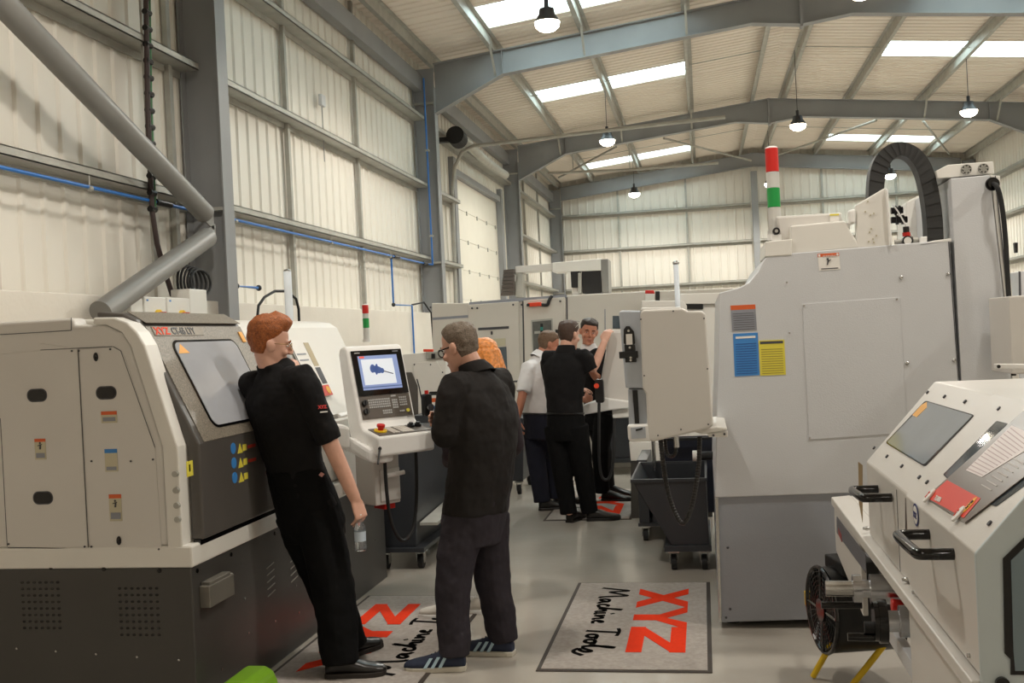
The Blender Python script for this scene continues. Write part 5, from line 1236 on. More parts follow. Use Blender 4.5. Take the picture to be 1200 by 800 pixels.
# bed, chip tray, panels
G().prism([(XR-.03, 4.70, .80), (XR-.03, 4.70, .835), (XR+.05, 4.70, .842), (XR+.05, 4.70, .80)], (0, YN-4.70, 0)).build('tray_edge', cream, RL_, bevel=.004)
G().box((XR+.05, YN, .72), (1.4, 4.70, .84)).build('bed', cream, RL_, bevel=.006)
TPz = .56
PN = G().prism([(XR-.02, 3.95, .80), (XR-.02, 4.70, .80), (XR-.02, 4.70, .60), (XR-.02, 3.95, .52)], (.02, 0, 0)).build('tail_panel', cream, RL_, bevel=.004)
A = [fx(981, 605, XR-.021), fx(1015, 650, XR-.021), fx(1015, 671, XR-.021), fx(981, 624, XR-.021)]
G().prism(A, (-.002, 0, 0)).build('model_plate', mat('plate_grey', (96, 96, 102), .4), RL_)
G().prism([(XR-.021, 4.55, .70), (XR-.021, 4.45, .69), (XR-.021, 4.45, .72), (XR-.021, 4.55, .73)], (-.003, 0, 0)).build('plate_print', mat('plate_red', (150, 60, 60), .5), RL_)
AP = G().prism([(XR-.004, YN, .80), (XR-.004, 3.12, .80), (XR-.004, 3.12, .30), (XR-.004, YN, .30)], (.5, 0, 0)).build('front_apron', cream, RL_, bevel=.004)
G().box((XR+.12, 3.13, .50), (XR+.16, 3.94, .80)).build('carriage_panel', cream, RL_)
G().box((XR+.16, 3.12, 0), (1.3, 4.0, .50)).build('pedestal', cream, RL_, bevel=.006)
G().box((XR+.10, 2.9, .0), (XR+.5, 3.7, .16)).build('foot_step', mat('step_grey', (98, 112, 120), .5), RL_, bevel=.006)
G().obox((XR+.06, 3.05, .44), (.03, 0, 0), (0, .95, .0), (0, 0, .06)).build('lead_rail', greyp, RL_, bevel=.003)
# near end frame with window
G().prism([(XR-.012, YN-.012, .30), (XR-.012, YN-.012, zL1+.004), (XT-.01, YN-.012, zT+.01), (1.45, YN-.012, zT+.01), (1.45, YN-.012, .30)], (0, .012, 0)).build('end_plate', mat('pale_end_paint', (196, 206, 208), .35), RL_, bevel=.003)
pe = lambda px, py: at(px, py, Y=YN-.013)
G().prism([pe(1175, 654), pe(1230, 600), pe(1230, 790), pe(1184, 790), pe(1184, 772), pe(1177, 765)], (0, -.003, 0)).build('end_window_gasket', blackgl, RL_)
G().prism([pe(1184, 656), pe(1230, 612), pe(1230, 785), pe(1189, 785), pe(1187, 762)], (0, -.005, 0)).build('end_window', mat('end_glass', (112, 130, 138), .06, spec=.9), RL_)
c_ = pe(1174, 800); G().cyl(c_, c_+Vector((0, -.01, 0)), .014, 18).build('end_knob', blackgl, RL_, smooth=True)
for px, py in ((1016, 619), (1063, 679), (1075, 694), (1141, 768)):
    c_ = at(px, py, X=XR-.002); G().ball(c_, (.012, .010, .008)).cyl(c_, c_+Vector((-.014, 0, 0)), .005, 10).build('chrome_bolt', steel, RL_, smooth=True)
# seams of the vertical face
for px in (1050,): 
    a = at(1050, 565, X=XR-.001); G().box((XR-.0015, a.y-.001, .845), (XR, a.y+.001, 1.09)).build('seam', printm, RL_)
# rear splash beyond the guard
G().box((XR+.25, 3.84, .84), (XR+.9, 4.6, .95)).build('tailstock', creamw, RL_, bevel=.02)
G().prism([at(1006, 541, Y=3.95), at(1011, 545, Y=3.95), at(1011, 612, Y=3.95), at(1007, 590, Y=3.95)], (0, .01, 0)).build('rear_strip', mat('strip_ochre', (166, 144, 110), .5), RL_)
G().prism([fx(986, 588, XR+.06), fx(1008, 588, XR+.06), fx(1008, 612, XR+.06), fx(1002, 612, XR+.06)], (.01, 0, 0)).build('tray_mirror', gglass, RL_)
# hand wheels
def hw(nm, label, parts, loc):
    t = thing(nm, label, 'hand wheel', loc)
    for n_a, fn_, m_ in parts: fn_(G()).build(n_a, m_, t, smooth=True)
    G().cyl(W1+Vector((-.235, 0, -.055)), W1+Vector((-.1, 0, -.055)), .012, 14).build('wheel_handle', blackgl, t, smooth=True)
    return into(t, RL_)
yw = 3.72
W1 = at(1045, 690, Y=yw)      # at the carriage
ax_ = Vector((-1, .05, 0)).normalized()
pt = lambda px: W1+ax_*((1045-px)/FPX*(yw*.985+.12))
hw('hand_wheel', 'silver dialled hand wheel with red knob on the carriage of the right lathe', [
    ('dial', lambda g: g.cyl(pt(1062), pt(1041), .052, 32).cyl(pt(1041), pt(1022), .050, 32), alum),
    ('collar', lambda g: g.cyl(pt(1022), pt(1013), .030, 24), alum), ('knurled_rim', lambda g: g.cyl(pt(1013), pt(1004), .049, 32), alum),
    ('grip', lambda g: g.cyl(pt(1004), pt(975), .027, 24), steel)], tuple(W1))
c_ = W1+Vector((.0, -.09, -.035)); G().cyl(c_+Vector((-.018, 0, 0)), c_+Vector((.02, 0, 0)), .026, 12, .022).build('red_knob', red, RL_, bevel=.004)
yw2 = 3.3; W2 = at(1072, 728, Y=yw2); pt2 = lambda px, d=(0, 0): W2+ax_*((1072-px)/FPX*(yw2*.985+.12))+Vector((0, 0, d[1]))
t = thing('hand_wheel', 'black disc hand wheel with side crank handle in front of the fan', 'hand wheel', tuple(W2))
G().cyl(pt2(1085), pt2(1056), .048, 32).build('dial', alum, t, smooth=True); G().cyl(pt2(1056), pt2(1043), .032, 28).build('collar', alum, t, smooth=True)
G().cyl(pt2(1043), pt2(1034), .066, 36).cyl(pt2(1034), pt2(1029), .060, 36).build('rim', blackgl, t, smooth=True)
G().cyl(pt2(1029)+Vector((0, 0, -.05)), pt2(1001)+Vector((0, 0, -.05)), .0125, 16).build('crank_handle', blackgl, t, smooth=True); G().cyl(pt2(1029)+Vector((0, 0, -.02)), pt2(1019)+Vector((0, 0, -.02)), .018, 16).build('hub', rubber, t, smooth=True); into(t, RL_)
g = G()
for k in range(5): g.tube(smooth_path([W1+Vector((.06+.01*k, -.06-.02*k, -.02)), W1+Vector((.09, -.12-.02*k, .02)), W1+Vector((.12, -.2-.02*k, -.06))]), .005, 6)
g.build('wiring', rubber, RL_, smooth=True)
G().box((XR+.08, 3.5, .60), (XR+.13, 3.9, .74)).build('carriage_gearbox', rubber, RL_, bevel=.004)

# ================================================================== drum fan on yellow legs
FN = thing('drum_fan', 'black drum fan on yellow tube legs under the right lathe', 'fan', (.62, 4.75, 0))
fcn = at(966, 714, Y=4.72); fa = Vector((.972, .235, 0)).normalized(); fr = .185
mesh_b = mat('fan_black', (16, 16, 17), .35)
G().tube([fcn-fa*.004, fcn, fcn+fa*.30, fcn+fa*.31], [fr*.96, fr, fr, fr*.9], 40, cap=False).cyl(fcn+fa*.29, fcn+fa*.298, fr*.95, 40).build('drum', mesh_b, FN, smooth=True)
fs_ = Vector((fa.y, -fa.x, 0)); g = G()
for r_ in (.185, .165, .145, .125, .105, .085, .065): g.tube([fcn-fa*.012+fs_*r_*math.cos(a)+UZ*r_*math.sin(a) for a in [2*math.pi*j/36 for j in range(37)]], .0022 if r_ < .18 else .009, 6)
for k in range(28):
    a = 2*math.pi*k/28; g.cyl(fcn-fa*.012, fcn-fa*.012+fs_*.185*math.cos(a)+UZ*.185*math.sin(a), .0022 if k % 7 else .006, 6)
g.cyl(fcn-fa*.02, fcn, .05, 20); g.build('guard', blackgl, FN)
g = G()
for k in range(5):
    a = 2*math.pi*k/5; v1_ = fs_*math.cos(a)+UZ*math.sin(a); v2_ = fs_*math.cos(a+.9)+UZ*math.sin(a+.9); g.prism([fcn+fa*.05+v1_*.03, fcn+fa*.05+v1_*.165, fcn+fa*.09+v2_*.165, fcn+fa*.07+v2_*.03], fa*.004)
g.build('fan_blades', mesh_b, FN)
G().cyl(fcn+fa*.05, fcn+fa*.25, .055, 20).build('motor', mesh_b, FN, smooth=True)
G().obox(fcn+fs_*-.11+UZ*.165+fa*.05, fs_*.22, fa*.16, UZ*.055).build('switch_box', rubber, FN, bevel=.006)
for s_, e_ in ((fcn+fa*.03-UZ*.16-fs_*.02, at(953, 792, Z=.012)), (fcn+fa*.22-UZ*.14+fs_*.10, at(996, 806, Z=.012))): G().cyl(s_, e_, .0135, 14).build('leg', yellow, FN, smooth=True)
G().box(tuple(fcn-fs_*.19+Vector((-.02, 0, -.03))), tuple(fcn-fs_*.19+Vector((.02, .03, .03)))).build('pivot_clamp', yellow, FN)
# ================================================================== people
skin = mat('skin', (216, 166, 144), .5, var=.05, scale=30, bump=.05, bscale=200)
skin2 = mat('skin_tanned', (186, 124, 98), .5, var=.05, scale=30, bump=.05, bscale=200)
blackcl = mat('black_cloth', (25, 24, 25), .85, var=.15, scale=12, bump=.15, bscale=400, spec=.2)
blackcl2 = mat('black_trouser_cloth', (17, 17, 18), .9, var=.15, scale=12, bump=.1, bscale=400, spec=.15)
fleece = mat('black_softshell', (34, 31, 30), .8, var=.15, scale=10, bump=.2, bscale=300, spec=.25)
navyc = mat('navy_cloth', (34, 35, 46), .85, var=.12, scale=10, bump=.15, bscale=300, spec=.2)
worktr = mat('charcoal_work_cloth', (52, 48, 54), .85, var=.15, scale=9, bump=.2, bscale=250, spec=.2)
whitecl = mat('white_cotton', (226, 222, 222), .8, var=.04, scale=8, bump=.1, bscale=300)
shoeb = mat('black_leather', (22, 19, 18), .3, var=.2, scale=20)
shoen = mat('navy_suede', (36, 44, 66), .75, var=.1, scale=40)
shoew = mat('white_leather', (214, 208, 198), .5, var=.05)
solem = mat('off_white_sole', (206, 200, 186), .6)
ginger = mat('ginger_hair', (158, 88, 40), .55, var=.35, scale=90, bump=.5, bscale=180)
greyh = mat('greying_hair', (112, 98, 84), .6, var=.4, scale=140, bump=.5, bscale=220)
brownh = mat('brown_hair', (72, 52, 40), .55, var=.3, scale=120, bump=.4, bscale=220)
darkh = mat('dark_brown_hair', (46, 34, 28), .5, var=.3, scale=120, bump=.4, bscale=220)
fairh = mat('greying_brown_hair', (110, 86, 66), .6, var=.3, scale=120, bump=.4, bscale=220)
redh = mat('long_orange_hair', (214, 134, 62), .45, var=.3, scale=60, bump=.25, bscale=120)
eyew = mat('eye_white', (220, 214, 208), .3); eyed = mat('iris', (40, 34, 30), .25); lipm = mat('lips', (170, 96, 86), .5)

HPROF = [(-.122, .060, .030, .018), (-.116, .074, .015, .032), (-.100, .081, -.010, .044), (-.080, .083, -.040, .053), (-.055, .083, -.062, .061), (-.025, .083, -.082, .067),
         (.005, .084, -.094, .072), (.035, .088, -.101, .075), (.065, .085, -.101, .076), (.090, .072, -.090, .069), (.108, .050, -.068, .054), (.118, .028, -.044, .036), (.122, .008, -.022, .016)]
def hp_at(z):
    P_ = HPROF
    if z <= P_[0][0]: return P_[0][1:]
    for a, b2 in zip(P_, P_[1:]):
        if z <= b2[0]:
            f_ = (z-a[0])/(b2[0]-a[0]); return tuple(a[i]*(1-f_)+b2[i]*f_ for i in (1, 2, 3))
    return P_[-1][1:]
def head_pt(ang, z):
    """ang 0 = face front, 90 = the head's own left"""
    f_, bk, w = hp_at(z); cy = (f_+bk)/2; ry = (f_-bk)/2
    c_, s_ = math.cos(ang), math.sin(ang)
    return Vector((-w*s_, cy+ry*c_, z))       # local frame: x right, y forward, z up
class Head:
    def __init__(s, c, heading, pitch=0, roll=0, k=1.0):
        """heading: angle of the facing direction from +X, degrees; pitch positive = looking down"""
        a = R_(heading); s.M = Matrix.Translation(c) @ Matrix.Rotation(a-math.pi/2, 4, 'Z') @ Matrix.Rotation(-R_(pitch), 4, 'X') @ Matrix.Rotation(R_(roll), 4, 'Y') @ Matrix.Scale(k, 4)
    def w(s, x, y, z): return s.M @ Vector((x, y, z))
    def d(s, x, y, z): return s.M.to_3x3() @ Vector((x, y, z))
    def mesh(s, g):
        n = 28; vs_ = []; fs = []
        for zz, *_ in HPROF:
            for k in range(n): vs_.append(s.M @ head_pt(2*math.pi*k/n, zz))
        m = len(HPROF)
        for i in range(m-1):
            for k in range(n): fs.append((i*n+k, i*n+(k+1) % n, (i+1)*n+(k+1) % n, (i+1)*n+k))
        fs += [list(range(n))[::-1], [(m-1)*n+k for k in range(n)]]; g.add(vs_, fs)
        A = (s.d(1, 0, 0), s.d(0, 1, 0), s.d(0, 0, 1))
        # nose, brow, lips, chin, cheeks, ears
        g.tube([s.w(0, .078, .022), s.w(0, .096, -.004), s.w(0, .108, -.026)], [.007, .0095, .0125], 10)
        g.ball(s.w(0, .104, -.030), (.013, .012, .010), A)
        for sx in (-1, 1):
            g.ball(s.w(sx*.011, .096, -.033), (.009, .010, .008), A); g.ball(s.w(sx*.030, .076, .022), (.024, .013, .009), A)
            g.ball(s.w(sx*.042, .062, -.030), (.022, .020, .020), A)
            g.ball(s.w(sx*.079, -.010, -.004), (.010, .021, .032), A); g.ball(s.w(sx*.088, -.020, .006), (.008, .017, .024), A)
        g.ball(s.w(0, .084, -.062), (.022, .009, .006), A); g.ball(s.w(0, .082, -.074), (.018, .010, .007), A); g.ball(s.w(0, .072, -.108), (.022, .016, .014), A)
    def eyes(s, par, brow=None):
        A = (s.d(1, 0, 0), s.d(0, 1, 0), s.d(0, 0, 1))
        for sx in (-1, 1):
            e_ = G().ball(s.w(sx*.031, .0785, .002), (.0105, .008, .0048), A, 12).build('eye', eyew, par, smooth=True)
            G().ball(s.w(sx*.031, .0835, .002), (.0052, .0045, .0052), A, 12).build('iris', eyed, e_, smooth=True)
            if brow: G().tube([s.w(sx*.014, .094, .022), s.w(sx*.032, .093, .029), s.w(sx*.050, .082, .022)], [.003, .004, .002], 8).build('eyebrow', brow, par, smooth=True)
        G().ball(s.w(0, .0905, -.065), (.018, .0045, .004), A, 12).build('lips', lipm, par, smooth=True)
    def hair(s, m_, par, top=.02, side=.008, back=.014, front=.068, sideline=.02, backline=-.055, fringe=0.0, noise_=.004, seed=0, lift=0.0):
        nz_, na = 44, 64; vs_ = []; fs = []
        zs_ = [-.10+(.222)*i/(nz_-1) for i in range(nz_)]
        def line(a):
            c_ = math.cos(a)
            if c_ > 0: return sideline+(front-sideline)*min(1, c_*1.6)**1.2
            return sideline+(backline-sideline)*min(1, -c_*1.7)
        for i, z in enumerate(zs_):
            for k in range(na):
                a = 2*math.pi*k/na; p = head_pt(a, z); L = line(a)
                t_ = min(1, max(0, (z-L)/.022+.35)); t_ = t_*t_*(3-2*t_)
                up_ = max(0, min(1, (z-.02)/.08)); c_ = math.cos(a)
                base = side*(1-up_)+top*up_
                if c_ < 0: base = max(base, back*(-c_)+base*(1+c_)) if z < .09 else base
                if fringe and c_ > .3 and z > .05: base += fringe*(c_-.3)*min(1, (z-.05)/.03)
                n_v = Vector((p.x, p.y+.005, max(0, z-.01)*.9)); n_v.normalize() if n_v.length else None
                nn = noise.noise(Vector((p.x*42+seed, p.y*42, z*26)))*noise_*1.6+noise.noise(Vector((a*9+seed, z*60, 3)))*noise_*.6
                vs_.append(s.M @ (p+n_v*(-.007+t_*(base+.007+nn)) + Vector((0, 0, lift*up_*t_))))
        for i in range(nz_-1):
            for k in range(na): fs.append((i*na+k, i*na+(k+1) % na, (i+1)*na+(k+1) % na, (i+1)*na+k))
        fs += [list(range(na))[::-1], [(nz_-1)*na+k for k in range(na)]]
        g = G(); g.add(vs_, fs); return g.build('hair', m_, par, smooth=True, auto=80)
    def glasses(s, m_, par, r=.0028, w=.024, h=.017):
        fr_ = None
        for sx in (-1, 1):
            pts = [s.w(sx*.032+w*math.cos(a)*(1-.1*abs(math.sin(a))), .100-.10*abs(sx*.032+w*math.cos(a))**1.3, .000+h*math.sin(a)) for a in [2*math.pi*j/28 for j in range(29)]]
            ob = G().tube(pts, r, 8).build('lens_rim' if fr_ else 'glasses', m_, fr_ or par, smooth=True); fr_ = fr_ or ob
            G().tube([s.w(sx*.056, .094, .008), s.w(sx*.074, .07, .010), s.w(sx*.080, .0, .010), s.w(sx*.079, -.022, -.002)], r, 8).build('temple_arm', m_, fr_, smooth=True)
        G().tube([s.w(-.008, .103, .004), s.w(0, .106, .007), s.w(.008, .103, .004)], r, 8).build('bridge', m_, fr_, smooth=True)

def hand(g, wr, d, n, s_, curl=(.35, .5, .4), k=1.0, spread=.0, thumb=.5):
    """wr wrist, d along the fingers, n palm side, s_ towards the thumb"""
    wr, d, n, s_ = Vector(wr), Vector(d).normalized(), Vector(n), Vector(s_)
    n = (n-d*n.dot(d)).normalized(); s_ = d.cross(n)*(1 if d.cross(n).dot(s_) > 0 else -1); s_.normalize()
    g.rings([(wr-d*.03*k, s_*.027*k, n*.020*k), (wr, s_*.028*k, n*.019*k), (wr+d*.03*k, s_*.037*k, n*.017*k), (wr+d*.065*k, s_*.043*k, n*.015*k), (wr+d*.095*k, s_*.043*k, n*.013*k), (wr+d*.103*k, s_*.038*k, n*.008*k)], 16)
    for i, (off, L, r) in enumerate(((.0315, .076, .0092), (.0105, .084, .0095), (-.0105, .078, .0090), (-.0315, .062, .0080))):
        p = wr+d*(.088-(.006 if i in (0, 3) else 0))*k+s_*off*k; dr = (d+s_*(off*spread*12)).normalized(); pts = [p-dr*.015*k, p]; rs = [r*k, r*k]
        for seg, c_ in zip((.45, .31, .24), curl):
            dr = (dr*math.cos(c_)+n*math.sin(c_)).normalized(); nn = n - dr*n.dot(dr)
            p = p+dr*L*seg*k; pts.append(p); rs.append(r*k*(1-.10*len(rs)/3))
            n2 = n
        g.capsule(pts, rs, 10)
    p = wr+d*.028*k+s_*.028*k; dr = (d*.75+s_*.75+n*thumb).normalized()
    g.capsule([p-dr*.012*k, p+dr*.034*k, p+(dr*.034+(d*.9+s_*.15+n*(thumb+.1)).normalized()*.032)*k, p+(dr*.034+(d*.9+s_*.15+n*(thumb+.1)).normalized()*.032+(d*.95-s_*.05+n*(thumb+.2)).normalized()*.024)*k], [.0125*k, .0115*k, .0102*k, .0085*k], 10)

def arc_limb(pts, rs, sub=4):
    """resample a limb so that joints bend softly"""
    pts = [Vector(p) for p in pts]; P = []; Rr = []
    for i in range(len(pts)-1):
        for k in range(sub):
            t_ = k/sub; P.append(pts[i].lerp(pts[i+1], t_)); Rr.append(rs[i]*(1-t_)+rs[i+1]*t_)
    P.append(pts[-1]); Rr.append(rs[-1])
    for _ in range(2):
        Q = [P[0]]+[(P[i-1]+P[i]*2+P[i+1])/4 for i in range(1, len(P)-1)]+[P[-1]]; P = Q
    return P, Rr

def torso_rings(S, off=0.0, bot=-.10, topk=1.0, w=None, dpt=None):
    """elliptic sections from hips to neck base. S holds pel, neck, latp, lats, w (half widths), d (half depths)"""
    pel, nk = Vector(S['pel']), Vector(S['neck']); out = []
    mid = Vector(S.get('mid', pel.lerp(nk, .5)))
    fr = (-.18, -.05, .10, .28, .46, .64, .78, .88, .95, 1.02)
    W_ = S.get('tw', (.168, .172, .165, .158, .168, .182, .188, .165, .10, .062))
    D_ = S.get('td', (.118, .120, .115, .108, .115, .122, .115, .098, .078, .060))
    for f_, a, b2 in zip(fr, W_, D_):
        if f_ < bot: continue
        c_ = (pel*(1-f_)**2+ (mid*2-(pel+nk)/2)*2*f_*(1-f_)+nk*f_**2) if 0 <= f_ <= 1 else pel+(mid-pel)*2*f_ if f_ < 0 else nk+(nk-mid)*2*(f_-1)
        lat = (Vector(S['latp'])*(1-max(0, min(1, f_)))+Vector(S['lats'])*max(0, min(1, f_))).normalized()
        ax = (nk-pel).normalized(); lat = (lat-ax*lat.dot(ax)*.6).normalized(); fw_ = ax.cross(lat).normalized()
        out.append((c_, lat*(a+off), fw_*(b2+off)))
    return out

def shoe(name, heel, toe, par, m_, sm, L=.30, wid=.050, hgt=.075, stripes=None, lace=None, ankle=.045, tilt=0.0, top=.105):
    """heel point and toe direction on the floor"""
    h = Vector(heel); d = Vector(toe)-h; base = h.z; d.z = 0; d.normalize(); s_ = Vector((-d.y, d.x, 0)); z = Vector((0, 0, 1))
    g = G()
    prof_ = [(-.005, .028, .062), (.02, .038, .095), (.06, .040, .105), (.10, .040, .092), (.15, .046, .072), (.20, .052, .058), (.25, .048, .048), (.285, .034, .038), (.298, .016, .026)]
    g.rings([(h+d*a*L/.3+z*(c_*.5+.008), s_*b2*wid/.05, z*c_*.5) for a, b2, c_ in prof_], 20)
    up_ = fuse_obj(g, name, m_, par, .005, 4)
    q = G()
    out = [(a*L/.3, b2*wid/.05+.003) for a, b2, _ in prof_]
    pts = [h+d*(a-.003)+s_*b2+z*.0 for a, b2 in out]+[h+d*(a-.003)-s_*b2 for a, b2 in out[::-1]]
    q.prism(pts, z*.024).build('sole', sm, up_, bevel=.004)
    if stripes:
        for sd in (-1, 1):
            for k in range(3):
                a = (.105+k*.036)*L/.3; b_ = (.043+.002*k)*wid/.05
                p0_ = h+d*a+s_*sd*(b_+.004)+z*.026; p1_ = h+d*(a-.030)+s_*sd*(b_*.78+.003)+z*(.078-.004*k)
                p0_ += s_*sd*.001
                G().prism([p0_, p0_+d*.017, p1_+d*.017, p1_], s_*sd*.0035).build('side_stripe', stripes, up_)
        for sd in (-1, 1): G().obox(h+d*.0+s_*sd*.036+z*.085-d*.0, d*.03, z*.014, s_*sd*.004).build('heel_tab', shoew, up_)
    if lace:
        g = G()
        for k in range(5):
            a = (.10+k*.020)*L/.3; zz = .104-k*.010; g.tube([h+d*a+s_*.022+z*(zz-.010), h+d*a+z*(zz+.004), h+d*(a+.008)-s_*.022+z*(zz-.010)], .003, 6)
        g.build('laces', lace, up_, smooth=True)
    return up_
def fuse_obj(g, name, m_, par, voxel, smooth, disp=0, dscale=.06): return fuse(g, name, m_, par, voxel, smooth, disp, dscale)

def person(S):
    """one continuous body; clothes, hair and shoes are its children"""
    root_loc = Vector(S['root']); vx = S.get('vox', .0055)
    E0 = bpy.data.objects.new('tmp_root', None); ORG['tmp_root'] = root_loc
    g = G(); hd = Head(S['head'], S['face'], S.get('pitch', 0), S.get('roll', 0), S.get('hk', 1.0)); hd.mesh(g)
    hc = Vector(S['head']); nb = Vector(S['neck'])
    g.capsule([nb-Vector((0, 0, .04)), nb.lerp(hd.w(0, -.030, -.06), .6), hd.w(0, -.028, -.03)], [.060, .054, .052], 16)
    g.rings(torso_rings(S, -.022), 20)
    for sd in ('L', 'R'):
        sh_, el, wr = [Vector(v) for v in S['arm'+sd]]
        k = S.get('armk', 1.0)
        P, Rr = arc_limb([sh_, el, wr], [.050*k, .041*k, .027*k]); 
        Rr = [r*(1+.10*math.sin(math.pi*min(1, max(0, (i/len(Rr)-.5)*2)))) for i, r in enumerate(Rr)]
        g.capsule(P, Rr, 14)
        hand(g, *S['hand'+sd])
        hp_, kn, an = [Vector(v) for v in S['leg'+sd]]
        P, Rr = arc_limb([hp_, kn, an], [.078, .050, .034]); g.capsule(P, Rr, 14)
        ft = Vector(S['foot'+sd][1])-Vector(S['foot'+sd][0]); ft.z = 0; ft.normalize()
        g.capsule([an, Vector(S['foot'+sd][0])+ft*.06+Vector((0, 0, .05)), Vector(S['foot'+sd][0])+ft*.20+Vector((0, 0, .035))], [.033, .034, .026], 12)
    ob = fuse(g, 'person', S['skin'], E0 if 0 else None, vx, 3) if False else None
    o = root_loc; me = bpy.data.meshes.new('tmp'); me.from_pydata([v-o for v in g.v], [], g.f); me.update()
    t = bpy.data.objects.new('tmp', me); col.objects.link(t)
    r = t.modifiers.new('r', 'REMESH'); r.mode = 'VOXEL'; r.voxel_size = vx; s_ = t.modifiers.new('s', 'SMOOTH'); s_.factor = .5; s_.iterations = 3
    bpy.context.view_layer.update()
    m2 = bpy.data.meshes.new_from_object(t.evaluated_get(bpy.context.evaluated_depsgraph_get())); bpy.data.objects.remove(t); bpy.data.meshes.remove(me)
    m2.name = 'person'; m2.materials.clear(); m2.materials.append(S['skin'])
    for p in m2.polygons: p.use_smooth = True
    ob = bpy.data.objects.new('person', m2); col.objects.link(ob); ob.location = o; ORG[ob.name] = o
    tag(ob, S['label'], 'person')
    # ---- upper garment
    g = G(); tk = S.get('top_thick', .0)
    g.rings(torso_rings(S, tk, bot=S.get('hem', -.10)), 28)
    for sd in ('L', 'R'):
        sh_, el, wr = [Vector(v) for v in S['arm'+sd]]; k = S.get('sleeve', 1.0); sl = S['sleeve_len'][0 if sd == 'L' else 1]
        P, Rr = arc_limb([sh_, el, wr], [.066*k, .056*k, .040*k], 8); n_ = max(3, int(len(P)*sl)); 
        q = P[:n_]; rr_ = Rr[:n_]
        inn = (Vector(S['neck'])-sh_); q = [sh_+inn*.45+Vector((0, 0, -.035))]+q; rr_ = [.062*k]+rr_
        g.tube(q, rr_, 16)
    mid_top = fuse(g, S.get('top_name', 'shirt'), S['top'], ob, vx, 14, S.get('fold', .010), S.get('fold_s', .09))
    # collar
    c0 = Vector(S['neck']); ax = (hd.w(0, -.028, -.05)-c0).normalized(); l_ = Vector(S['lats']).normalized(); f_ = ax.cross(l_).normalized()
    g = G(); n = 24; hC = S.get('collar', .04)
    if hC:
        vs_ = []; fs = []
        for rr_, hh in ((.070, -.02), (.066, hC), (.072, hC*.96), (.086, .0), (.092, -.03)):
            for k in range(n):
                a = 2*math.pi*k/n; vs_.append(c0+ax*(hh+.0*math.cos(a))+l_*math.cos(a)*rr_+f_*math.sin(a)*rr_*.95)
        for i in range(4):
            for k in range(n): fs.append((i*n+k, i*n+(k+1) % n, (i+1)*n+(k+1) % n, (i+1)*n+k))
        g.add(vs_, fs); g.build('collar', S.get('collar_mat', S['top']), mid_top, smooth=True)
    # ---- trousers
    g = G(); rg = torso_rings(S, S.get('tr_thick', .004), bot=-1)[:4]; rg = rg[:3+S.get('high', 0)]
    lo = rg[0]; pelv = Vector(S['pel']); dn = (Vector(S['pel'])-Vector(S['neck'])).normalized()
    g.rings([(lo[0]+dn*.07, lo[1]*.93, lo[2]*.92)]+rg, 26)
    tk_ = S.get('leg_r', (.098, .072, .058))
    for sd in ('L', 'R'):
        hp_, kn, an = [Vector(v) for v in S['leg'+sd]]; e_ = an+(an-kn).normalized()*S.get('cuff', .02)
        P, Rr = arc_limb([hp_, kn, e_], list(tk_), 7); g.tube(P, Rr, 18)
    tr = fuse(g, 'trousers', S['bottom'], ob, vx, 5, S.get('tfold', .012), .11)
    if S.get('belt'): 
        rb = torso_rings(S, S.get('tr_thick', .004)+.001, bot=-1)[2]; vs_ = [rb[0]+rb[1]*math.cos(a)+rb[2]*math.sin(a) for a in [2*math.pi*j/36 for j in range(37)]]
        G().tube(vs_, .008, 8).build('belt', shoeb, tr, smooth=True)
    for sd in ('L', 'R'): shoe('shoe', S['foot'+sd][0], S['foot'+sd][1], ob, S.get('shoe', shoeb), S.get('sole', shoeb), **S.get('shoe_kw', {}))
    if S.get('eyes'): hd.eyes(ob, S.get('brow'))
    if S.get('hair'): hd.hair(S['hair'], ob, **S.get('hair_kw', {}))
    if S.get('glasses'): hd.glasses(*S['glasses'][:1], ob, **S['glasses'][1])
    return ob, hd, mid_top, tr

def hdir(a): return Vector((math.cos(R_(a)), math.sin(R_(a)), 0))

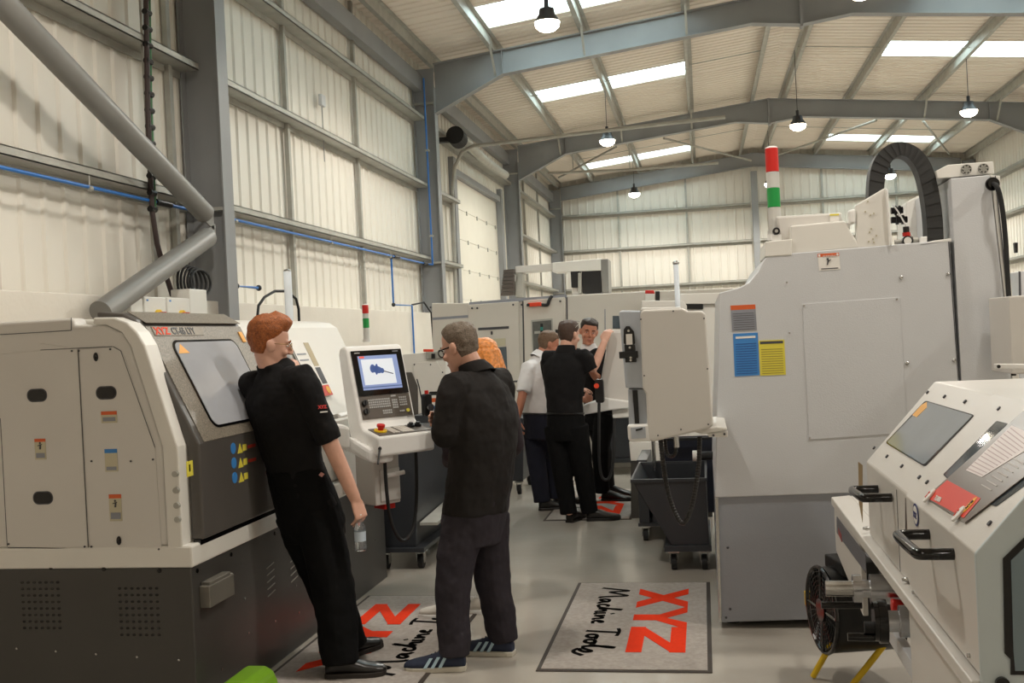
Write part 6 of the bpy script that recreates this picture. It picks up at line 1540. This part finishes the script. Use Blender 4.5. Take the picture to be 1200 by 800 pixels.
# ---- ginger haired young man, black shirt, leaning against the left lathe
YA = 4.88
A_ = lambda px, py, y: at(px, py, Y=y)
fh = 66                                       # his heading: away to the right
fwd = hdir(fh); rgt = hdir(fh-90)
pel = A_(358, 586, 4.86); nk = A_(321, 429, 4.76); mid = A_(337, 512, 4.80)
shR = nk+rgt*.190+Vector((0, 0, -.06)); shL = nk-rgt*.170+Vector((0, 0, -.085))
elR = A_(391, 528, 4.72); wrR = A_(416, 584, 4.76)
elL = shL+fwd*.16+Vector((.02, 0, -.22)); headA = A_(317, 405, 4.76)
wrL = headA+hdir(58)*.17+Vector((0, 0, -.17))
fR = A_(383, 787, 4.74); fR.z = 0.009; fL = A_(398, 768, 5.0); fL.z = .009
SA = dict(label='young ginger haired man in black short sleeves holding a water bottle', root=(fR.x, fR.y+.1, .009), skin=skin, vox=.0055,
    pel=pel, neck=nk, mid=mid, latp=rgt, lats=rgt, head=headA, face=32, pitch=6, roll=0, hk=.97,
    tw=(.182, .180, .168, .162, .178, .20, .208, .175, .10, .062), td=(.125, .126, .115, .106, .115, .124, .118, .10, .08, .06),
    armR=(shR, elR, wrR), armL=(shL, elL, wrL), armk=1.0,
    handR=(wrR, A_(424, 606, 4.76)-wrR, -rgt*.6+fwd*.0+Vector((0, 0, 0)), fwd, (.75, .9, .7), .98, 0, .6),
    handL=(wrL, headA+hdir(32)*.118+Vector((0, 0, -.075))-wrL, -hdir(32), Vector((0, 0, 1))-rgt*.2, (.5, .8, .6), .95, 0, .4),
    legR=(pel+rgt*.075+Vector((0, 0, -.06)), A_(391, 690, 4.80), Vector((fR.x+.06, fR.y+.03, .10))), legL=(pel-rgt*.072+Vector((0, 0, -.06)), A_(386, 690, 4.96), Vector((fL.x+.05, fL.y+.0, .10))),
    footR=(fR, fR+hdir(12)), footL=(fL, fL+hdir(62)), shoe=shoeb, sole=mat('dark_sole', (40, 34, 30), .6), shoe_kw=dict(L=.29, wid=.052),
    top=blackcl, sleeve=1.08, sleeve_len=(.52, .52), hem=-.10, top_thick=.004, fold=.016, fold_s=.085, collar=.030, bottom=blackcl2, leg_r=(.112, .106, .090), tr_thick=.008, cuff=.03, tfold=.018, high=1,
    hair=ginger, hair_kw=dict(top=.030, side=.005, back=.016, front=.075, sideline=.030, backline=-.045, fringe=.02, noise_=.006, lift=.008), eyes=True, brow=ginger,
    glasses=(mat('gold_wire', (150, 120, 70), .3, .8), dict(r=.0014, w=.024, h=.020)))
pA, hA, topA, trA = person(SA)
# sleeve logo and trouser tag
q = A_(386, 482, 4.60)
sdir = (rgt*.85-fwd*.5).normalized()
def snap(ob, px, py, off=.002):
    """nearest point of a mesh seen at a picture position"""
    dg = bpy.context.evaluated_depsgraph_get(); bpy.context.view_layer.update()
    o_ = ORG[ob.name]; org = Vector((0, 0, CAMZ)); d = (CF*FPX+CR*(px-600)-CU*(py-400)).normalized()
    ok, loc, nrm, _ = ob.ray_cast(org-o_, d)
    return (loc+o_+nrm*off, nrm) if ok else (None, None)
def patch(ob, px, py, w, h, m_, name, txt=None):
    p_, n_v = snap(ob, px, py, .006)
    if p_ is None: return
    u_ = Vector((0, 0, 1)).cross(n_v).normalized(); v_ = n_v.cross(u_).normalized()
    if txt: return letters(txt, h, p_-u_*w/2-v_*h/3, u_, v_, m_, ob, name, thick=.003, bold=.0008)
    return G().obox(p_-u_*w/2-v_*h/2-n_v*.004, u_*w, v_*h, n_v*.005).build(name, m_, ob)
bpy.context.view_layer.update()
patch(topA, 377, 477, .042, .022, red, 'sleeve_logo', 'XYZ'); patch(topA, 379, 482.5, .036, .006, paper, 'sleeve_logo_line')
p_, n_v = snap(trA, 376, 556, .004)
if p_:
    u_ = Vector((0, 0, 1)).cross(n_v).normalized(); v_ = n_v.cross(u_)
    G().prism([p_-u_*.017, p_-v_*.012, p_+u_*.017, p_+v_*.012], n_v*.003).build('brand_tag', mat('tag_pink', (206, 150, 140), .6), trA)
# water bottle
bt = wrR+(A_(424, 606, 4.76)-wrR).normalized()*.105; bt = A_(421, 607, 4.75)
WB = thing('water_bottle', 'small clear plastic water bottle hanging from the hand of the ginger haired man', 'bottle', tuple(bt+Vector((0, 0, -.15))))
G().tube([bt+Vector((0, 0, z)) for z in (-.155, -.150, -.12, -.095, -.06, -.04, -.02, -.005, .005)], [.022, .028, .029, .026, .028, .027, .016, .012, .012], 20).build('bottle', clear, WB, smooth=True)
G().tube([bt+Vector((0, 0, z)) for z in (-.108, -.062)], [.0275, .0285], 20, cap=False).build('label', mat('bottle_label', (196, 208, 222), .4), WB, smooth=True)
G().cyl(bt+Vector((0, 0, .005)), bt+Vector((0, 0, .02)), .014, 16).build('cap', white, WB)
G().tube([bt+Vector((0, 0, z)) for z in (-.098, -.078)], [.0289, .0289], 8, cap=False).build('label_emblem', labelblue, WB) if False else None

# ---- grey haired man in dark jacket, arms folded
fhB = 150                                     # looks left and away to the console
fB = hdir(fhB); rB = hdir(fhB-90)
pel = A_(558, 590, 5.05); nk = A_(557, 433, 5.02); mid = A_(566, 515, 5.04)
headB = A_(539, 408, 5.02)
shR = nk+rB*.18+Vector((0, 0, -.07)); shL = nk-rB*.165+Vector((0, 0, -.08))
elR = nk+rB*.26+fB*.08+Vector((0, 0, -.32)); elL = nk-rB*.21+fB*.03+Vector((0, 0, -.32))
wrR = nk+fB*.17-rB*.05+Vector((0, 0, -.25)); wrL = nk+fB*.15+rB*.04+Vector((0, 0, -.24))
h1 = A_(545, 789, 4.90); h1.z = 0; t1 = A_(490, 786, 4.88)
h2 = A_(601, 766, 5.13); h2.z = 0; t2 = A_(552, 758, 5.16)
SB_ = dict(label='grey haired man with black glasses, black jacket and navy striped trainers', root=(-1.15, 5.02, 0), skin=skin, vox=.0055,
    pel=pel, neck=nk, mid=mid, latp=hdir(fhB-80), lats=rB, head=headB, face=158, pitch=14, roll=0, hk=.98,
    tw=(.190, .192, .190, .190, .200, .210, .200, .170, .105, .066), td=(.150, .150, .145, .142, .146, .145, .130, .108, .085, .064),
    armR=(shR, elR, wrR), armL=(shL, elL, wrL), armk=1.0,
    handR=(wrR, -rB*.9+Vector((0, 0, .15)), -fB, Vector((0, 0, 1)), (.3, .4, .3), 1.0, 0, .3), handL=(wrL, rB*.9+Vector((0, 0, -.1))+fB*.1, -fB, Vector((0, 0, 1)), (.3, .5, .4), 1.0, 0, .3),
    legR=(pel+rB*.09+Vector((0, 0, -.06)), A_(576, 672, 5.14), Vector((h2.x-.05, h2.y+.02, .10))), legL=(pel-rB*.09+Vector((0, 0, -.06)), A_(530, 680, 4.93), Vector((h1.x-.05, h1.y+.0, .10))),
    footR=(h2, t2), footL=(h1, t1), shoe=shoen, sole=solem, shoe_kw=dict(L=.30, wid=.050, stripes=mat('stripe_pale_blue', (176, 202, 214), .5), lace=shoen),
    top=fleece, top_name='jacket', sleeve=1.22, sleeve_len=(1.0, .97), hem=-.06, top_thick=.006, fold=.020, fold_s=.10, collar=.035, bottom=worktr, leg_r=(.108, .092, .076), tr_thick=.0, cuff=.03, tfold=.022, high=0,
    hair=greyh, hair_kw=dict(top=.012, side=.008, back=.010, front=.085, sideline=.015, backline=-.06, noise_=.004, seed=3), eyes=True, brow=greyh,
    glasses=(blackgl, dict(r=.0034, w=.025, h=.019)))
pB, hB, topB, trB = person(SB_)
G().obox(tuple(h1+Vector((-.06, -.045, .098))), (.05, 0, 0), (0, 0, .02), (0, .003, 0)).build('tongue_tag', shoew, pB)

# ---- woman with long orange hair, hidden behind him
fhC = 120; fC = hdir(fhC); rC = hdir(fhC-90)
pel = A_(560, 565, 5.95); nk = A_(563, 462, 5.95); headC = A_(567, 421, 5.93)
shR = nk+rC*.155+Vector((0, 0, -.05)); shL = nk-rC*.155+Vector((0, 0, -.05))
hc1 = A_(540, 724, 5.8); hc1.z = .0; hc2 = A_(578, 722, 5.9); hc2.z = 0
SC_ = dict(label='woman with long orange hair and white trainers mostly hidden behind the grey haired man', root=(-1.25, 5.95, 0), skin=skin, vox=.007,
    pel=pel, neck=nk, latp=rC, lats=rC, head=headC, face=120, pitch=6, hk=.95, tw=(.165, .160, .145, .130, .140, .155, .160, .14, .09, .055),
    armR=(shR, shR+rC*.05+Vector((0, 0, -.27)), shR+fC*.2+Vector((0, 0, -.36))), armL=(shL, shL-rC*.04+Vector((0, 0, -.27)), shL+fC*.2+Vector((0, 0, -.36))),
    handR=(shR+fC*.2+Vector((0, 0, -.36)), fC-rC*.6, -Vector((0, 0, 1)), -rC, (.3, .4, .3), .9, 0, .3), handL=(shL+fC*.2+Vector((0, 0, -.36)), fC+rC*.6, -Vector((0, 0, 1)), rC, (.3, .4, .3), .9, 0, .3),
    legR=(pel+rC*.08+Vector((0, 0, -.05)), (hc2.x, hc2.y+.03, .46), (hc2.x-.03, hc2.y+.0, .10)), legL=(pel-rC*.08+Vector((0, 0, -.05)), (hc1.x, hc1.y+.03, .46), (hc1.x-.02, hc1.y+.0, .10)),
    footR=(hc2, hc2+hdir(168)), footL=(hc1, hc1+hdir(172)), shoe=shoew, sole=white, shoe_kw=dict(L=.26, wid=.045, lace=shoew),
    top=mat('plum_cloth', (46, 36, 42), .8), sleeve=1.0, sleeve_len=(.95, .95), hem=-.10, bottom=mat('stone_trousers', (150, 140, 130), .8), leg_r=(.088, .060, .046), tr_thick=.0, collar=0, hair=redh,
    hair_kw=dict(top=.012, side=.012, back=.014, front=.07, sideline=-.08, backline=-.12, noise_=.0025))
pC, hC_, topC, trC = person(SC_)
g = G()
for k in range(9):
    a = R_(100+k*20); p0_ = hC_.M @ (head_pt(a, .04)*1.02); r0 = .026
    dx = hC_.d(-math.sin(a)*.045, math.cos(a)*.045, 0)
    g.capsule([p0_, p0_+dx*.6+Vector((0, 0, -.10)), p0_+dx*1.1+Vector((.02, 0, -.20)), p0_+dx*.9+Vector((.035, 0, -.30)), p0_+dx*.6+Vector((.05, 0, -.36))], [r0, r0, .026, .020, .008], 12)
fuse(g, 'long_hair', redh, pC, .006, 6, .006, .02)

# ---- far group
def far_person(label, px_head, Yp, head_py, feet, face, body, top, bottom, hairm, extra):
    pass
# man in white shirt (left of three)
fhD = 35; fD = hdir(fhD); rD = hdir(fhD-90); yD = 9.4
pel = A_(632, 492, yD); nk = A_(633, 418, yD+.05); headD = A_(643, 404, yD+.1); mid = A_(629, 455, yD)
shR = nk+rD*.18+Vector((0, 0, -.06)); shL = nk-rD*.18+Vector((0, 0, -.06))
f1 = A_(632, 598, yD); f1.z = 0; f2 = A_(650, 590, yD+.2); f2.z = 0
elD = A_(612, 464, yD-.25); wrD = A_(606, 490, yD-.26)
SD = dict(label='man in white short sleeved shirt and navy trousers, left of the far three', root=(f1.x, yD, 0), skin=skin2, vox=.007, pel=pel, neck=nk, mid=mid, latp=rD, lats=rD, head=headD, face=25, pitch=15, hk=1.0,
    tw=(.17, .175, .172, .168, .175, .185, .19, .165, .10, .062), td=(.13, .135, .132, .128, .13, .13, .118, .10, .08, .06),
    armR=(shR, shR+rD*.05+fD*.1+Vector((0, 0, -.28)), shR+fD*.33+Vector((0, 0, -.35))), armL=(A_(619, 432, yD-.12), elD, wrD),
    handR=(shR+fD*.33+Vector((0, 0, -.35)), fD-rD*.3, -rD, Vector((0, 0, 1)), (.3, .4, .3), 1, 0, .3), handL=(wrD, Vector((0, 0, -1)), fD, rD, (.5, .5, .4), 1, 0, .4),
    legR=(pel+rD*.09+Vector((0, 0, -.05)), (f2.x+.0, f2.y-.02, .5), (f2.x+.02, f2.y+.0, .10)), legL=(pel-rD*.09+Vector((0, 0, -.05)), (f1.x-.01, f1.y, .5), (f1.x+.03, f1.y, .10)),
    footR=(f2, f2+hdir(35)), footL=(f1, f1+hdir(10)), top=whitecl, sleeve=1.12, sleeve_len=(.50, .50), hem=-.02, top_thick=.008, fold=.018, bottom=navyc, leg_r=(.115, .088, .076), tr_thick=.004, belt=True, collar=.04, hair=fairh, hair_kw=dict(top=.012, side=.007, back=.010, sideline=.012, backline=-.06))
pD, *_r = person(SD)
# man in black shirt reaching up (middle)
fhE = 68; fE = hdir(fhE); rE = hdir(fhE-90); yE = 8.75
pel = A_(663, 492, yE); nk = A_(663, 410, yE+.02); headE = A_(667, 393, yE+.05); mid = A_(661, 452, yE)
shR = nk+rE*.18+Vector((0, 0, -.06)); shL = nk-rE*.18+Vector((0, 0, -.06))
f1 = A_(667, 612, yE); f1.z = 0; f2 = A_(688, 605, yE+.08); f2.z = 0
elE = A_(694, 437, yE-.05); wrE = A_(708, 401, yE+.0)
SE = dict(label='man in black shirt seen from behind with one hand raised to the panel', root=(f1.x, yE, 0), skin=skin, vox=.007, pel=pel, neck=nk, mid=mid, latp=rE, lats=rE, head=headE, face=55, pitch=6, hk=1.0,
    tw=(.165, .170, .160, .158, .172, .19, .195, .168, .10, .062), td=(.125, .125, .12, .115, .12, .125, .118, .10, .08, .06),
    armR=(shR, elE, wrE), armL=(shL, shL-rE*.02+fE*.08+Vector((0, 0, -.28)), shL+fE*.30+rE*.1+Vector((0, 0, -.30))),
    handR=(wrE, Vector((.15, 0, .8))+fE*.3, fE, -rE, (.6, .7, .5), 1, 0, .4), handL=(shL+fE*.30+rE*.1+Vector((0, 0, -.30)), fE+rE*.5, Vector((0, 0, -1)), rE, (.3, .4, .3), 1, 0, .3),
    legR=(pel+rE*.09+Vector((0, 0, -.05)), A_(683, 548, yE), (f2.x+.02, f2.y+.0, .10)), legL=(pel-rE*.09+Vector((0, 0, -.05)), A_(658, 548, yE), (f1.x-.0, f1.y+.0, .10)),
    footR=(f2, f2+hdir(8)), footL=(f1, f1+hdir(70)), shoe_kw=dict(L=.29, wid=.052), top=blackcl, sleeve=1.12, sleeve_len=(.52, .48), hem=.0, top_thick=.006, fold=.016, bottom=blackcl2, leg_r=(.112, .086, .072), tr_thick=.006, belt=True, collar=.04,
    hair=brownh, hair_kw=dict(top=.012, side=.007, back=.010, sideline=.01, backline=-.065))
pE, hE, *_r = person(SE)
GL_ = thing('sunglasses', 'pair of glasses pushed up on the head of the man seen from behind', 'glasses', tuple(hE.w(0, 0, .12)))
G().tube([hE.w(-.082, -.02, .06), hE.w(-.085, .03, .10), hE.w(-.05, .075, .125), hE.w(0, .085, .13), hE.w(.05, .075, .125), hE.w(.085, .03, .10), hE.w(.082, -.02, .06)], .003, 8).build('frame', galv, GL_, smooth=True)
# man facing us
fhF = 225; fF = hdir(fhF); rF = hdir(fhF-90); yF = 10.0
pel = A_(702, 480, yF); nk = A_(690, 408, yF); headF = A_(690, 389, yF-.03)
shR = nk+rF*.18+Vector((0, 0, -.06)); shL = nk-rF*.18+Vector((0, 0, -.06))
f1 = A_(706, 580, yF-.15); f1.z = 0; f2 = A_(712, 572, yF+.15); f2.z = 0
wrF = A_(692, 432, yF-.42)
SF = dict(label='dark haired man facing the camera with head tilted beside the panel', root=(f1.x, yF, 0), skin=skin2, vox=.006, pel=pel, neck=nk, latp=rF, lats=rF, head=headF, face=284, pitch=6, roll=-10, hk=1.0,
    armR=(shR, shR+rF*.05+fF*.08+Vector((0, 0, -.28)), shR+fF*.25+Vector((0, 0, -.38))), armL=(shL, shL+fF*.12+Vector((.05, 0, -.24)), wrF),
    handR=(shR+fF*.25+Vector((0, 0, -.38)), fF, Vector((0, 0, -1)), -rF, (.3, .4, .3), 1, 0, .3), handL=(wrF, Vector((-.3, -.2, .9)), rF, Vector((-1, 0, 0)), (.4, .5, .4), 1, 0, .3),
    legR=(pel+rF*.09+Vector((0, 0, -.05)), (f2.x-.03, f2.y, .5), (f2.x-.0, f2.y+.0, .10)), legL=(pel-rF*.09+Vector((0, 0, -.05)), (f1.x, f1.y, .5), (f1.x-.0, f1.y+.0, .10)),
    footR=(f2, f2+hdir(-20)), footL=(f1, f1+hdir(-12)), shoe_kw=dict(L=.30, wid=.052), top=blackcl, top_name='sweater', sleeve=1.1, sleeve_len=(.6, .9), hem=-.08, bottom=blackcl2, leg_r=(.112, .085, .072), collar=.045, collar_mat=whitecl,
    hair=darkh, hair_kw=dict(top=.016, side=.008, back=.012, front=.070, sideline=.015, backline=-.06), eyes=True, brow=darkh)
pF, *_r = person(SF)
